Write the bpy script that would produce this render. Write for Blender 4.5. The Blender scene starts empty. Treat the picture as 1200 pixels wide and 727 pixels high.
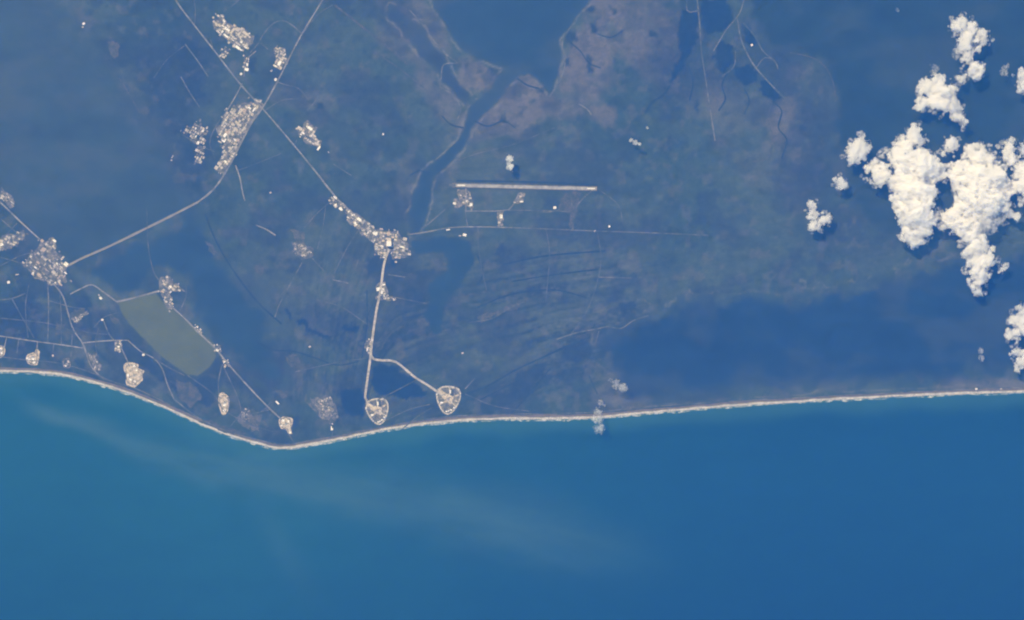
import bpy, bmesh, math, random
import numpy as np
from mathutils import Vector
from mathutils.geometry import tessellate_polygon

S = bpy.context.scene
COL = S.collection
PX = 28.0                      # metres of ground per photo pixel
CAM_H = 80000.0

# ------------------------------------------------------------------ camera, world, sun, exposure
cam = bpy.data.cameras.new('camera')
cam.sensor_width = 36.0
cam.lens = 36.0 * CAM_H / (1200 * PX)
cam.clip_start = 10.0
cam.clip_end = 600000.0
camo = bpy.data.objects.new('camera', cam)
camo.location = (0, 0, CAM_H)
COL.objects.link(camo)
S.camera = camo

SUN_EL, SUN_AZ = 52.0, 128.0   # azimuth of the sun in the XY plane, degrees from +X
sd = bpy.data.lights.new('sun', 'SUN')
sd.energy = 5.0
sd.angle = math.radians(0.53)
sd.color = (1.0, 0.965, 0.91)
so = bpy.data.objects.new('sun', sd)
sv = Vector((math.cos(math.radians(SUN_EL)) * math.cos(math.radians(SUN_AZ)),
             math.cos(math.radians(SUN_EL)) * math.sin(math.radians(SUN_AZ)),
             math.sin(math.radians(SUN_EL))))
so.rotation_euler = sv.to_track_quat('Z', 'Y').to_euler()
so.location = (0, 0, 90000)
COL.objects.link(so)

W = bpy.data.worlds.new('World')
S.world = W
W.use_nodes = True
wn = W.node_tree
sky = wn.nodes.new('ShaderNodeTexSky')
sky.sky_type = 'NISHITA'
sky.sun_disc = False
sky.sun_elevation = math.radians(SUN_EL)
sky.sun_rotation = math.radians(90 - SUN_AZ)
wn.links.new(sky.outputs[0], wn.nodes['Background'].inputs[0])
wn.nodes['Background'].inputs[1].default_value = 0.10

S.view_settings.view_transform = 'Standard'
S.view_settings.look = 'None'
S.view_settings.gamma = 1.0
S.view_settings.exposure = -0.05
S.render.engine = 'CYCLES'
S.cycles.use_denoising = True
S.cycles.max_bounces = 24
S.cycles.diffuse_bounces = 2
S.cycles.glossy_bounces = 2
S.cycles.volume_bounces = 22
S.cycles.filter_width = 2.1

HAZE_DENSITY = 5.2e-6
HAZE_COLOR = (0.055, 0.31, 1.0, 1)

# ------------------------------------------------------------------ helpers
rnd = random.Random(7)


def P(px, py, z=0.0):
    """photo pixel -> point of the place at height z (seen from the orbiting camera)"""
    k = PX * (1 - z / CAM_H)
    return Vector(((px - 600) * k, (363.5 - py) * k, z))


def tag(o, label=None, cat=None, group=None, kind=None):
    if label: o['label'] = label
    if cat: o['category'] = cat
    if group: o['group'] = group
    if kind: o['kind'] = kind
    return o


def link(name, me, mats=(), parent=None, loc=None):
    o = bpy.data.objects.new(name, me)
    COL.objects.link(o)
    if me is not None:
        for m in (mats if isinstance(mats, (list, tuple)) else [mats]):
            if m.name not in [x.name for x in me.materials if x]:
                me.materials.append(m)
    if parent: o.parent = parent
    if loc is not None: o.location = loc
    return o


def lat(ix, iy, seed):
    h = np.sin(ix * 127.1 + iy * 311.7 + seed * 74.7) * 43758.5453
    return h - np.floor(h)


def vnoise(x, y, seed=0):
    ix, iy = np.floor(x), np.floor(y)
    fx, fy = x - ix, y - iy
    fx, fy = fx * fx * fx * (fx * (fx * 6 - 15) + 10), fy * fy * fy * (fy * (fy * 6 - 15) + 10)
    a = lat(ix, iy, seed); b = lat(ix + 1, iy, seed)
    c = lat(ix, iy + 1, seed); d = lat(ix + 1, iy + 1, seed)
    return (a * (1 - fx) + b * fx) * (1 - fy) + (c * (1 - fx) + d * fx) * fy


def fbm(x, y, seed=0, octv=4):
    s, a, t = 0, 0.5, 0
    for i in range(octv):
        s = s + a * vnoise(x * 2 ** i, y * 2 ** i, seed + i * 13)
        t += a; a *= 0.5
    return s / t            # 0..1


def sstep(a, b, x):
    t = np.clip((x - a) / (b - a), 0, 1)
    return t * t * (3 - 2 * t)


def catmull(pts, step, closed=False):
    pts = [np.array(p[:2], float) for p in pts]
    n = len(pts)
    out = []
    rng = range(n if closed else n - 1)
    for i in rng:
        if closed:
            p0, p1, p2, p3 = pts[i - 1], pts[i], pts[(i + 1) % n], pts[(i + 2) % n]
        else:
            p1, p2 = pts[i], pts[i + 1]
            p0 = pts[i - 1] if i > 0 else 2 * p1 - p2
            p3 = pts[i + 2] if i + 2 < n else 2 * p2 - p1
        k = max(1, int(np.linalg.norm(p2 - p1) / step))
        for j in range(k):
            t = j / k
            out.append(0.5 * (2 * p1 + (p2 - p0) * t + (2 * p0 - 5 * p1 + 4 * p2 - p3) * t * t
                              + (3 * p1 - p0 - 3 * p2 + p3) * t ** 3))
    if not closed: out.append(pts[-1])
    return out


def rough(pts, step=1.5, amp=1.2, seed=0, smooth=True):
    """closed outline in photo pixels with an uneven natural edge"""
    if smooth:
        o = np.array(catmull(pts, step, True))
    else:
        o = []
        n = len(pts)
        for i in range(n):
            a, b = np.array(pts[i], float), np.array(pts[(i + 1) % n], float)
            k = max(1, int(np.linalg.norm(b - a) / step))
            for j in range(k): o.append(a + (b - a) * j / k)
        o = np.array(o)
    nx = fbm(o[:, 0] / 9, o[:, 1] / 9, seed, 4) - 0.5
    ny = fbm(o[:, 0] / 9 + 50, o[:, 1] / 9 + 20, seed + 5, 4) - 0.5
    o[:, 0] += nx * amp * 2; o[:, 1] += ny * amp * 2
    return o


def sheet(name, outline, z, mat, parent=None, kind='structure', origin=None):
    """a filled flat outline given in photo pixels"""
    v = [P(x, y) for x, y in outline]
    org = origin if origin is not None else Vector((0, 0, 0))
    tris = tessellate_polygon([v])
    me = bpy.data.meshes.new(name)
    co = [(p.x - org.x, p.y - org.y, z) for p in v]
    f = []
    for t in tris:
        a, b, c = (v[i] for i in t)
        cr = (b.x - a.x) * (c.y - a.y) - (b.y - a.y) * (c.x - a.x)
        f.append(t if cr > 0 else t[::-1])
    me.from_pydata(co, [], f)
    me.update()
    o = link(name, me, mat, parent)
    if kind: o['kind'] = kind
    return o


def ribbon_mesh(pts, width, z, step=4, closed=False, wob=0.0, seed=0, org=None, smooth=True):
    o = np.array(catmull(pts, step, closed)) if smooth else np.array([p[:2] for p in pts], float)
    n = len(o)
    org = org if org is not None else Vector((0, 0, 0))
    vs, fs = [], []
    for i in range(n):
        a = o[i - 1] if (i > 0 or closed) else o[0]
        b = o[(i + 1) % n] if (i < n - 1 or closed) else o[-1]
        d = b - a
        d /= (np.linalg.norm(d) + 1e-9)
        nr = np.array((-d[1], d[0]))
        w = width(i / max(1, n - 1)) if callable(width) else width
        if wob:
            w *= 1 + wob * 2 * (fbm(np.array(i * .35), np.array(seed * 3.1), seed, 3) - 0.5)
        for s in (-0.5, 0.5):
            q = P(*(o[i] + nr * w * s))
            vs.append((q.x - org.x, q.y - org.y, z))
    m = n if closed else n - 1
    for i in range(m):
        j = (i + 1) % n
        fs.append((2 * i, 2 * i + 1, 2 * j + 1, 2 * j))
    me = bpy.data.meshes.new('ribbon')
    me.from_pydata(vs, [], fs)
    bm = bmesh.new(); bm.from_mesh(me)
    for f in bm.faces:
        if f.normal.z < 0: f.normal_flip()
    bm.to_mesh(me); bm.free()
    return me


# ------------------------------------------------------------------ materials
def mat(name, col, rough_=0.9, spec=0.2, var=0.25, scale=0.01, bump=0.0, metallic=0.0):
    m = bpy.data.materials.new(name)
    m.use_nodes = True
    nt = m.node_tree
    b = nt.nodes['Principled BSDF']
    b.inputs['Roughness'].default_value = rough_
    b.inputs['Specular IOR Level'].default_value = spec
    b.inputs['Metallic'].default_value = metallic
    tc = nt.nodes.new('ShaderNodeTexCoord')
    ns = nt.nodes.new('ShaderNodeTexNoise')
    ns.inputs['Scale'].default_value = scale
    ns.inputs['Detail'].default_value = 5
    ns.inputs['Roughness'].default_value = 0.65
    nt.links.new(tc.outputs['Object'], ns.inputs['Vector'])
    mr = nt.nodes.new('ShaderNodeMapRange')
    mr.inputs[1].default_value = 0.25; mr.inputs[2].default_value = 0.75
    mr.inputs[3].default_value = 1 - var; mr.inputs[4].default_value = 1 + var
    nt.links.new(ns.outputs['Fac'], mr.inputs[0])
    vm = nt.nodes.new('ShaderNodeVectorMath'); vm.operation = 'SCALE'
    vm.inputs[0].default_value = col
    nt.links.new(mr.outputs[0], vm.inputs['Scale'])
    nt.links.new(vm.outputs[0], b.inputs['Base Color'])
    return m


def attr_mat(name, rough_, spec, fine=0.25, scale=0.004):
    """base colour from the land-cover / water-colour attribute with fine procedural breakup"""
    m = mat(name, (1, 1, 1), rough_, spec, fine, scale)
    nt = m.node_tree
    at = nt.nodes.new('ShaderNodeVertexColor'); at.layer_name = 'cover'
    vm = [n for n in nt.nodes if n.type == 'VECT_MATH'][0]
    nt.links.new(at.outputs['Color'], vm.inputs[0])
    return m


def speckle(name, a, b, lo=0.42, hi=0.58, scale=0.012):
    """yards seen from orbit: pale paving broken by darker lawns and trees"""
    m = mat(name, a, 0.92, 0.15, 0.3, scale * 4)
    nt = m.node_tree
    vm = [n for n in nt.nodes if n.type == 'VECT_MATH'][0]
    tc = [n for n in nt.nodes if n.type == 'TEX_COORD'][0]
    ns = nt.nodes.new('ShaderNodeTexNoise'); ns.inputs['Scale'].default_value = scale
    ns.inputs['Detail'].default_value = 3; ns.inputs['Roughness'].default_value = 0.6
    nt.links.new(tc.outputs['Object'], ns.inputs['Vector'])
    rp = nt.nodes.new('ShaderNodeValToRGB')
    rp.color_ramp.elements[0].position = lo; rp.color_ramp.elements[0].color = (*b, 1)
    rp.color_ramp.elements[1].position = hi; rp.color_ramp.elements[1].color = (*a, 1)
    nt.links.new(ns.outputs['Fac'], rp.inputs[0])
    nt.links.new(rp.outputs[0], vm.inputs[0])
    return m


M = {}
M['land'] = attr_mat('land_cover', 0.95, 0.1, 0.24, 0.0045)
M['water'] = attr_mat('inland_water', 0.4, 0.1, 0.12, 0.002)
M['ocean'] = attr_mat('sea_water', 0.12, 0.15, 0.04, 0.0008)
M['river'] = mat('river_water', (0.026, 0.046, 0.058), 0.12, 0.15, 0.16, 0.0006)
M['teal'] = mat('turbid_lagoon_water', (0.034, 0.056, 0.050), 0.12, 0.15, 0.16, 0.0005)
M['deep'] = mat('deep_lagoon_water', (0.014, 0.030, 0.062), 0.12, 0.15, 0.2, 0.001)
M['marshw'] = mat('marsh_water', (0.026, 0.040, 0.052), 0.2, 0.15, 0.3, 0.004)
M['silt'] = mat('silty_pond_water', (0.078, 0.098, 0.040), 0.15, 0.3, 0.05, 0.0015)
M['sand'] = speckle('beach_sand', (0.47, 0.45, 0.405), (0.33, 0.315, 0.275), 0.36, 0.6, 0.004)
M['dune'] = mat('dune_scrub', (0.14, 0.12, 0.085), 0.95, 0.1, 0.35, 0.004)
M['surf'] = speckle('surf_foam', (0.46, 0.50, 0.48), (0.030, 0.095, 0.098), 0.42, 0.66, 0.006)
M['road'] = speckle('pale_road', (0.235, 0.225, 0.20), (0.12, 0.125, 0.10), 0.36, 0.6, 0.0016)
M['faint'] = speckle('sandy_track', (0.140, 0.142, 0.115), (0.060, 0.075, 0.050), 0.38, 0.64, 0.0022)
M['gravel'] = speckle('river_rock_gravel', (0.42, 0.39, 0.335), (0.25, 0.235, 0.195), 0.34, 0.6, 0.003)
M['concrete'] = speckle('runway_concrete', (0.33, 0.325, 0.305), (0.255, 0.25, 0.23), 0.36, 0.6, 0.002)
M['bank'] = mat('causeway_fill', (0.21, 0.195, 0.155), 0.95, 0.1, 0.2, 0.003)
M['dim'] = mat('dark_river_water', (0.018, 0.034, 0.034), 0.12, 0.15, 0.25, 0.0004)
M['lot'] = speckle('mixed_paving', (0.30, 0.265, 0.215), (0.060, 0.070, 0.046), 0.36, 0.68, 0.011)
M['lotw'] = speckle('pale_paving', (0.54, 0.50, 0.42), (0.18, 0.17, 0.135), 0.34, 0.58, 0.010)
M['sandlot'] = speckle('cleared_sand', (0.54, 0.47, 0.36), (0.20, 0.18, 0.12), 0.36, 0.56, 0.010)
M['dirt'] = speckle('bare_ground', (0.088, 0.085, 0.066), (0.048, 0.060, 0.040), 0.38, 0.66, 0.005)
M['yard'] = speckle('old_yard', (0.120, 0.116, 0.094), (0.055, 0.066, 0.044), 0.36, 0.64, 0.0045)
M['apron'] = speckle('pad_ground', (0.22, 0.205, 0.155), (0.080, 0.084, 0.055), 0.36, 0.66, 0.006)
M['town'] = speckle('town_ground', (0.21, 0.195, 0.16), (0.065, 0.075, 0.050), 0.36, 0.66, 0.0075)
M['grass'] = speckle('pad_grass', (0.125, 0.115, 0.075), (0.062, 0.070, 0.040), 0.35, 0.6, 0.008)
M['white'] = mat('white_roof', (0.80, 0.785, 0.735), 0.7, 0.3, 0.1, 0.05)
M['cream'] = mat('cream_roof', (0.50, 0.455, 0.375), 0.8, 0.2, 0.14, 0.05)
M['tan'] = mat('tan_roof', (0.42, 0.34, 0.26), 0.8, 0.2, 0.15, 0.05)
M['grey'] = mat('grey_roof', (0.30, 0.30, 0.29), 0.8, 0.2, 0.15, 0.05)
M['wall'] = mat('building_wall', (0.50, 0.48, 0.44), 0.8, 0.2, 0.1, 0.08)
M['steel'] = mat('painted_steel', (0.22, 0.20, 0.19), 0.5, 0.4, 0.2, 0.1)
M['dark'] = mat('dark_opening', (0.04, 0.04, 0.045), 0.6, 0.3, 0.2, 0.1)

# ------------------------------------------------------------------ coast
COAST = np.array([(-7000, 300), (-3000, 380), (-900, 425), (-300, 437), (-60, 435.5), (0, 436), (30, 436.5), (60, 438.5),
                  (90, 443.5), (120, 451.5), (150, 461), (180, 472.5), (210, 486), (240, 499.5), (270, 511),
                  (300, 520), (318, 524.8), (335, 526), (351, 523.8), (393, 516), (442, 506), (500, 497.5),
                  (519, 495.5), (560, 492.6), (643, 491.4), (698, 490), (750, 485.5), (850, 477), (950, 470.5),
                  (1050, 465), (1140, 461.5), (1200, 460), (1400, 452), (3500, 380), (7000, 200)], float)


def pchip_eval(X, Y, x):
    h = np.diff(X); d = np.diff(Y) / h
    m = np.zeros_like(Y)
    m[1:-1] = np.where(d[:-1] * d[1:] > 0, 2 * d[:-1] * d[1:] / (d[:-1] + d[1:] + 1e-12), 0)
    # gentle C1 spline: average slopes
    m[1:-1] = (d[:-1] * h[1:] + d[1:] * h[:-1]) / (h[1:] + h[:-1])
    m[0], m[-1] = d[0], d[-1]
    i = np.clip(np.searchsorted(X, x) - 1, 0, len(X) - 2)
    t = (x - X[i]) / h[i]
    return ((1 + 2 * t) * (1 - t) ** 2 * Y[i] + t * (1 - t) ** 2 * h[i] * m[i]
            + t * t * (3 - 2 * t) * Y[i + 1] + t * t * (t - 1) * h[i] * m[i + 1])


def coast(x):
    x = np.asarray(x, float)
    return pchip_eval(COAST[:, 0], COAST[:, 1], x) + (fbm(x / 14, x * 0 + 3, 3, 3) - 0.5) * 0.9


def axis(lo, hi, step, out):
    a = np.arange(lo, hi + step, step)
    g = np.array([2 ** k for k in range(3, 13)], float) * step
    g = np.cumsum(g); g = g[g < out]
    return np.concatenate([(lo - g)[::-1], a, hi + step + g])


# ------------------------------------------------------------------ land sheet (curvilinear: rows follow the coast)
def blob(x, y, cx, cy, rx, ry, ang=0, soft=0.5, warp=None):
    a = math.radians(ang)
    dx, dy = x - cx, y - cy
    u = (dx * math.cos(a) + dy * math.sin(a)) / rx
    v = (-dx * math.sin(a) + dy * math.cos(a)) / ry
    r = np.sqrt(u * u + v * v)
    if warp is not None: r = r + warp
    return 1 - sstep(1 - soft, 1 + soft, r)


# wet marsh, impoundments and shallow ponds: patches of the land cover with soft uneven shores
PONDS = [
    ([(797, 12), (818, 14), (819, 45), (812, 58), (803, 75), (790, 93), (782, 98), (790, 82), (800, 62), (795, 50)], 'deep'),
    ([(822, 0), (850, -4), (860, 15), (858, 28), (845, 38), (828, 40), (822, 25)], 'deep'),
    ([(843, 48), (858, 52), (860, 75), (850, 85), (838, 82), (836, 65)], 'deep'),
    ([(862, 80), (880, 76), (888, 85), (885, 97), (876, 104), (865, 98)], 'deep'),
    ([(890, 92), (898, 92), (910, 105), (916, 115), (905, 119), (893, 112)], 'deep'),
    ([(868, 28), (880, 35), (887, 50), (880, 55), (872, 45)], 'deep'),
    ([(664, 38), (674, 36), (678, 46), (672, 54), (664, 52)], 'marshw'),
    ([(686, 8), (696, 7), (695, 14), (687, 14)], 'marshw'),
    ([(692, 28), (699, 29), (698, 40), (692, 40)], 'marshw'), ([(686, 65), (692, 64), (694, 84), (688, 84)], 'marshw'),
    ([(715, 9), (721, 9), (721, 17), (716, 17)], 'marshw'), ([(661, 68), (666, 67), (666, 80), (661, 80)], 'marshw'),
    ([(586, 137), (592, 136), (597, 144), (591, 146)], 'marshw'), ([(760, 38), (768, 37), (768, 44), (761, 44)], 'marshw'),
    ([(812, 118), (817, 116), (818, 130), (812, 132)], 'marshw'), ([(784, 158), (788, 156), (787, 178), (783, 178)], 'marshw'),
    ([(937, 147), (943, 147), (943, 153), (937, 153)], 'marshw'), ([(633, 104), (648, 103), (648, 110), (635, 111)], 'marshw'),
    ([(349, 372), (355, 374), (366, 388), (387, 394), (386, 398), (372, 396), (360, 388), (350, 378)], 'deep'),
    ([(334, 362), (338, 362), (344, 374), (341, 376)], 'deep'),
    ([(401, 379), (408, 381), (421, 385), (420, 389), (406, 388)], 'deep'),
    ([(399, 457), (424, 455), (427, 470), (424, 488), (412, 489), (400, 480)], 'deep'),
    ([(437, 428), (460, 427), (484, 446), (500, 461), (494, 468), (476, 468), (456, 466), (438, 458)], 'deep'),
    ([(583, 286), (592, 284), (592, 300), (585, 302)], 'marshw'), ([(430, 302), (441, 300), (444, 316), (434, 320), (428, 312)], 'marshw'),
    ([(457, 297), (462, 297), (463, 312), (457, 313)], 'deep'), ([(476, 335), (488, 340), (502, 344), (501, 349), (486, 346), (475, 340)], 'marshw'),
    ([(606, 438), (628, 428), (640, 426), (632, 444), (618, 462), (606, 470), (598, 460)], 'marshw'),
    ([(660, 405), (690, 398), (696, 412), (680, 424), (660, 420)], 'marshw'),
    ([(0, 354), (26, 356), (28, 384), (2, 386)], 'marshw'), ([(214, 44), (230, 52), (232, 80), (222, 88), (208, 70)], 'marshw'),
    ([(218, 90), (236, 92), (240, 112), (228, 120), (218, 108)], 'marshw'), ([(214, 166), (224, 170), (228, 186), (218, 190)], 'marshw'),
    ([(164, 408), (176, 420), (188, 436), (180, 440), (166, 426)], 'marshw'), ([(228, 446), (246, 440), (256, 444), (252, 470), (240, 476), (230, 464)], 'marshw'),
    ([(724, 356), (742, 352), (748, 364), (732, 370)], 'marshw'), ([(340, 486), (350, 484), (352, 500), (343, 500)], 'marshw'),
    ([(372, 122), (377, 119), (378, 126), (373, 127)], 'marshw'), ([(290, 68), (300, 66), (300, 86), (292, 88)], 'marshw'),
]
def polymask(x, y, poly, soft):
    """1 inside the outline, 0 outside, with a shore of the given softness (photo pixels)"""
    out = np.zeros_like(x)
    p = np.array(poly, float)
    sel = (x > p[:, 0].min() - 9) & (x < p[:, 0].max() + 9) & (y > p[:, 1].min() - 9) & (y < p[:, 1].max() + 9)
    X, Y = x[sel], y[sel]
    if not len(X): return out
    d = np.full(len(X), 1e9); ins = np.zeros(len(X), bool)
    for i in range(len(p)):
        a, b = p[i - 1], p[i]
        e = b - a
        t = np.clip(((X - a[0]) * e[0] + (Y - a[1]) * e[1]) / (e @ e + 1e-9), 0, 1)
        d = np.minimum(d, np.hypot(X - a[0] - t * e[0], Y - a[1] - t * e[1]))
        cr = (a[1] > Y) != (b[1] > Y)
        ins ^= cr & (X < e[0] * (Y - a[1]) / (e[1] if abs(e[1]) > 1e-9 else 1e-9) + a[0])
    sd = np.where(ins, d, -d)
    out[sel] = sstep(-soft, soft, sd)
    return out


def land_colour(x, y):
    n1 = fbm(x / 90, y / 90, 11, 5)
    n2 = fbm(x / 28, y / 28, 21, 5)
    n3 = fbm(x / 7, y / 7, 31, 3)
    wp = (fbm(x / 34, y / 34, 41, 5) - 0.5) * 1.3
    scrub = np.array((0.036, 0.058, 0.039))
    olive = np.array((0.050, 0.072, 0.047))
    brown = np.array((0.112, 0.106, 0.088))
    wet = np.array((0.026, 0.036, 0.044))
    dark = np.array((0.020, 0.032, 0.030))
    greyg = np.array((0.070, 0.088, 0.060))
    c = scrub[None] + (olive - scrub)[None] * sstep(0.38, 0.66, n1)[:, None]

    def mix(col, f):
        nonlocal c
        c = c + (col[None] - c) * np.clip(f, 0, 1)[:, None]
    # brown mudflat and salt marsh round the lagoon and creek
    for b in [(563, 88, 30, 17, 20, .9), (620, 118, 52, 34, -30, .95), (655, 128, 60, 16, 5, .7), (700, 60, 26, 75, 12, .9),
              (740, 30, 48, 42, 0, .7), (768, 60, 26, 34, 0, .55), (500, 30, 22, 40, -28, .65), (470, 20, 34, 10, 50, .5),
              (515, 120, 18, 46, -25, .6), (470, 55, 26, 14, 35, .5), (560, 150, 30, 20, 0, .8), (935, 85, 14, 12, 20, .7),
              (925, 145, 22, 24, 0, .8), (860, 130, 60, 24, 0, .3), (900, 190, 40, 30, 0, .25), (838, 90, 12, 60, 4, .4),
              (940, 210, 13, 36, 8, .6), (984, 200, 7, 50, 0, .5), (480, 225, 14, 34, 0, .5), (525, 205, 14, 20, 30, .35),
              (370, 118, 20, 14, 0, .35), (345, 115, 30, 12, 10, .3), (720, 455, 34, 34, 30, .55), (1170, 450, 60, 12, 0, .75),
              (380, 475, 14, 22, 0, .5), (340, 430, 12, 8, 0, .5), (330, 460, 12, 8, 0, .35), (640, 60, 60, 18, 0, .0)]:
        mix(brown, blob(x, y, *b[:5], soft=.28, warp=wp * 1.25 + (n2 - .5) * .7) * b[5] * (0.75 + 0.5 * n2))
    # wetter, darker marsh
    for b in [(470, 385, 60, 46, 0, .75), (640, 345, 110, 22, 8, .55), (700, 335, 60, 60, 0, .3), (610, 445, 70, 24, -24, .7),
              (560, 410, 40, 18, -24, .2), (225, 75, 26, 60, -20, .85), (300, 440, 60, 40, 30, .7), (430, 300, 30, 26, 0, .7),
              (100, 390, 110, 26, 5, .55), (20, 370, 30, 26, 0, .9), (180, 430, 70, 18, 35, .65), (420, 400, 50, 14, 8, .7),
              (380, 380, 60, 26, 20, .45), (405, 470, 26, 24, 0, .8), (700, 400, 60, 30, -20, .5), (800, 60, 40, 60, 0, .6),
              (880, 75, 50, 40, 30, .6), (230, 165, 26, 34, 0, .65), (940, 180, 20, 40, 0, .35), (660, 420, 60, 40, 0, .5),
              (1000, 280, 60, 20, 0, .5), (955, 110, 24, 34, 10, .75), (955, 185, 22, 60, 0, .7), (975, 260, 50, 20, 0, .8), (170, 110, 50, 90, -25, .6), (215, 215, 30, 40, 0, .6), (200, 130, 40, 60, 0, .45), (500, 345, 50, 60, 0, .45), (320, 340, 36, 50, 20, .35), (790, 110, 20, 30, 20, .4)]:
        mix(wet, blob(x, y, *b[:5], soft=.6, warp=wp) * b[5] * (0.55 + 0.9 * n2))
    # drier pale green ground
    for b in [(560, 210, 70, 50, 0, .5), (600, 395, 90, 40, -24, .7), (400, 330, 70, 60, 0, .5), (420, 160, 60, 60, 0, .3),
              (660, 300, 120, 30, 0, .25), (340, 30, 90, 40, 0, .25), (700, 250, 60, 80, 60, .3), (325, 270, 50, 60, 0, .25),
              (950, 120, 26, 60, 0, .25), (510, 300, 26, 16, 0, .5), (150, 90, 14, 80, -30, .35), (1010, 150, 30, 160, 0, .2)]:
        mix(greyg, blob(x, y, *b[:5], soft=.6, warp=wp) * b[5] * (0.4 + 1.0 * n2))
    # ridge and swale: long thin stripes running with the old beach ridges
    ang = np.where(x > 380, math.radians(-20), math.radians(38)) + 0.0 * x
    tr = sstep(330, 470, x)
    ang = math.radians(42) * (1 - tr) + math.radians(-22) * tr
    dist = coast(x) - y
    ang = ang * np.clip(1.1 - dist / 420, 0.1, 1)
    u = x * np.cos(ang) + y * np.sin(ang); v = -x * np.sin(ang) + y * np.cos(ang)
    st = fbm(u / 75 + wp * .4, v / 5.5 + wp * 1.2, 61, 4)
    near = np.clip(1.15 - dist / 330, 0.12, 1) * (0.35 + 0.65 * (1 - sstep(690, 800, x))) * (0.45 + 0.9 * sstep(.4, .62, n1))
    mix(dark, sstep(0.52, 0.70, st) * 0.58 * near)
    mix(greyg, sstep(0.53, 0.74, 1 - st) * 0.5 * near)
    mix(np.array((0.10, 0.11, 0.085)), sstep(0.66, 0.78, fbm(u / 40 + wp, v / 3.2 + wp * 2, 161, 4)) * 0.5 * near)
    # small dark ponds and hammocks
    mix(dark, sstep(0.66, 0.78, n3) * sstep(0.45, 0.62, n2) * 0.55)
    mix(greyg, sstep(0.66, 0.8, fbm(x / 11, y / 11, 71, 4)) * 0.6)
    mix(dark, sstep(0.52, 0.66, fbm(x / 19 + 3, y / 15, 131, 5)) * 0.34)
    mix(brown, sstep(0.60, 0.72, fbm(x / 13, y / 13, 141, 4)) * 0.30)
    c = c * (0.76 + 0.34 * n2 + 0.12 * n3)[:, None]
    mix(wet, sstep(0.54, 0.70, fbm(x / 46 + 9, y / 34, 171, 4)) * 0.55)
    # ponds, with wandering shores
    wx = x + (fbm(x / 7, y / 7, 81, 5) - .5) * 10; wy = y + (fbm(x / 7, y / 7, 91, 5) - .5) * 10
    for k, (pts, kind) in enumerate(PONDS):
        f = polymask(wx, wy, pts, 1.5)
        mix(np.array((0.013, 0.026, 0.048)) if kind == 'deep' else np.array((0.024, 0.036, 0.042)), f * (1.0 if kind == 'deep' else 0.95) * (0.75 + 0.5 * n2))
    return np.clip(c, 0.004, 1)


def grid_mesh(name, X, Y, Z, C, mats):
    ny, nx = X.shape
    me = bpy.data.meshes.new(name)
    n = nx * ny
    co = np.stack([X.ravel(), Y.ravel(), Z.ravel()], 1).astype(np.float32)
    i = np.arange(n).reshape(ny, nx)
    q = np.stack([i[:-1, :-1], i[:-1, 1:], i[1:, 1:], i[1:, :-1]], -1).reshape(-1, 4).astype(np.int32)
    me.vertices.add(n); me.vertices.foreach_set('co', co.ravel())
    me.loops.add(q.size); me.loops.foreach_set('vertex_index', q.ravel())
    me.polygons.add(len(q)); me.polygons.foreach_set('loop_start', np.arange(0, q.size, 4, dtype=np.int32))
    me.update(calc_edges=True)
    ca = me.color_attributes.new('cover', 'FLOAT_COLOR', 'POINT')
    rgba = np.ones((n, 4), np.float32); rgba[:, :3] = C
    ca.data.foreach_set('color', rgba.ravel())
    me.update()
    return link(name, me, mats)


ax = axis(-140, 1340, 2.0, 5300)
dd = np.arange(0, 660, 2.0)
g = np.cumsum(np.array([2 ** k for k in range(3, 13)], float) * 2); g = g[g < 5300]
dd = np.concatenate([dd, 660 + g])
gx, gd = np.meshgrid(ax, dd)
gy = coast(gx.ravel()).reshape(gx.shape) - gd
C = land_colour(gx.ravel(), gy.ravel())
tag(grid_mesh('land', (gx - 600) * PX, (363.5 - gy) * PX, gx * 0 + 1.0, C, M['land']), kind='structure')

# ------------------------------------------------------------------ ocean
oy = axis(330, 860, 4.0, 5300)
ox = axis(-140, 1340, 4.0, 5300)
gx, gy = np.meshgrid(ox, -oy[::-1])
gy = -gy
x, y = gx.ravel(), gy.ravel()
dc = y - coast(x)
left = np.array((0.011, 0.066, 0.080)); right = np.array((0.006, 0.038, 0.080))
t = sstep(150, 1000, x + (y - 560) * 0.35 + (fbm(x / 120, y / 120, 5, 4) - .5) * 260)
c = left[None] + (right - left)[None] * t[:, None]
deepn = sstep(60, 330, dc)
c = c * (1.0 - 0.38 * deepn)[:, None]


def mixo(col, f):
    global c
    c = c + (np.array(col)[None] - c) * np.clip(f, 0, 1)[:, None]


w2 = (fbm(x / 60, y / 30, 9, 5) - .5)
# green shallows along the beach
mixo((0.035, 0.110, 0.100), (1 - sstep(2, 26 + 20 * w2, dc)) * 0.55)
# pale sediment plume trailing away from the cape
px_ = np.array([20, 60, 110, 170, 250, 340, 450, 560, 650, 760, 900]); py_ = np.array([470, 484, 506, 528, 545, 562, 585, 606, 628, 655, 690])
cy = np.interp(x, px_, py_)
wd = np.interp(x, [20, 110, 250, 450, 650, 900], [9, 12, 22, 36, 34, 30])
pl = np.exp(-((y - cy + w2 * 30) / wd) ** 2) * sstep(10, 60, x) * (1 - sstep(620, 820, x))
mixo((0.058, 0.122, 0.118), pl * (0.18 + 0.34 * fbm(x / 60, (y - cy) / 7, 15, 4)))
for (cx_, cy_, a_, l_, wdt, s_) in [(85, 494, 22, 48, 6, .35), (105, 505, 25, 30, 4, .3), (370, 575, 12, 90, 14, .3), (560, 600, 12, 80, 10, .25), (330, 640, 60, 60, 16, .2)]:
    a_ = math.radians(a_)
    u = (x - cx_) * math.cos(a_) + (y - cy_) * math.sin(a_); v = -(x - cx_) * math.sin(a_) + (y - cy_) * math.cos(a_)
    mixo((0.045, 0.105, 0.115), np.exp(-(u / l_) ** 2 - ((v + w2 * 9) / wdt) ** 2) * s_)
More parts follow.
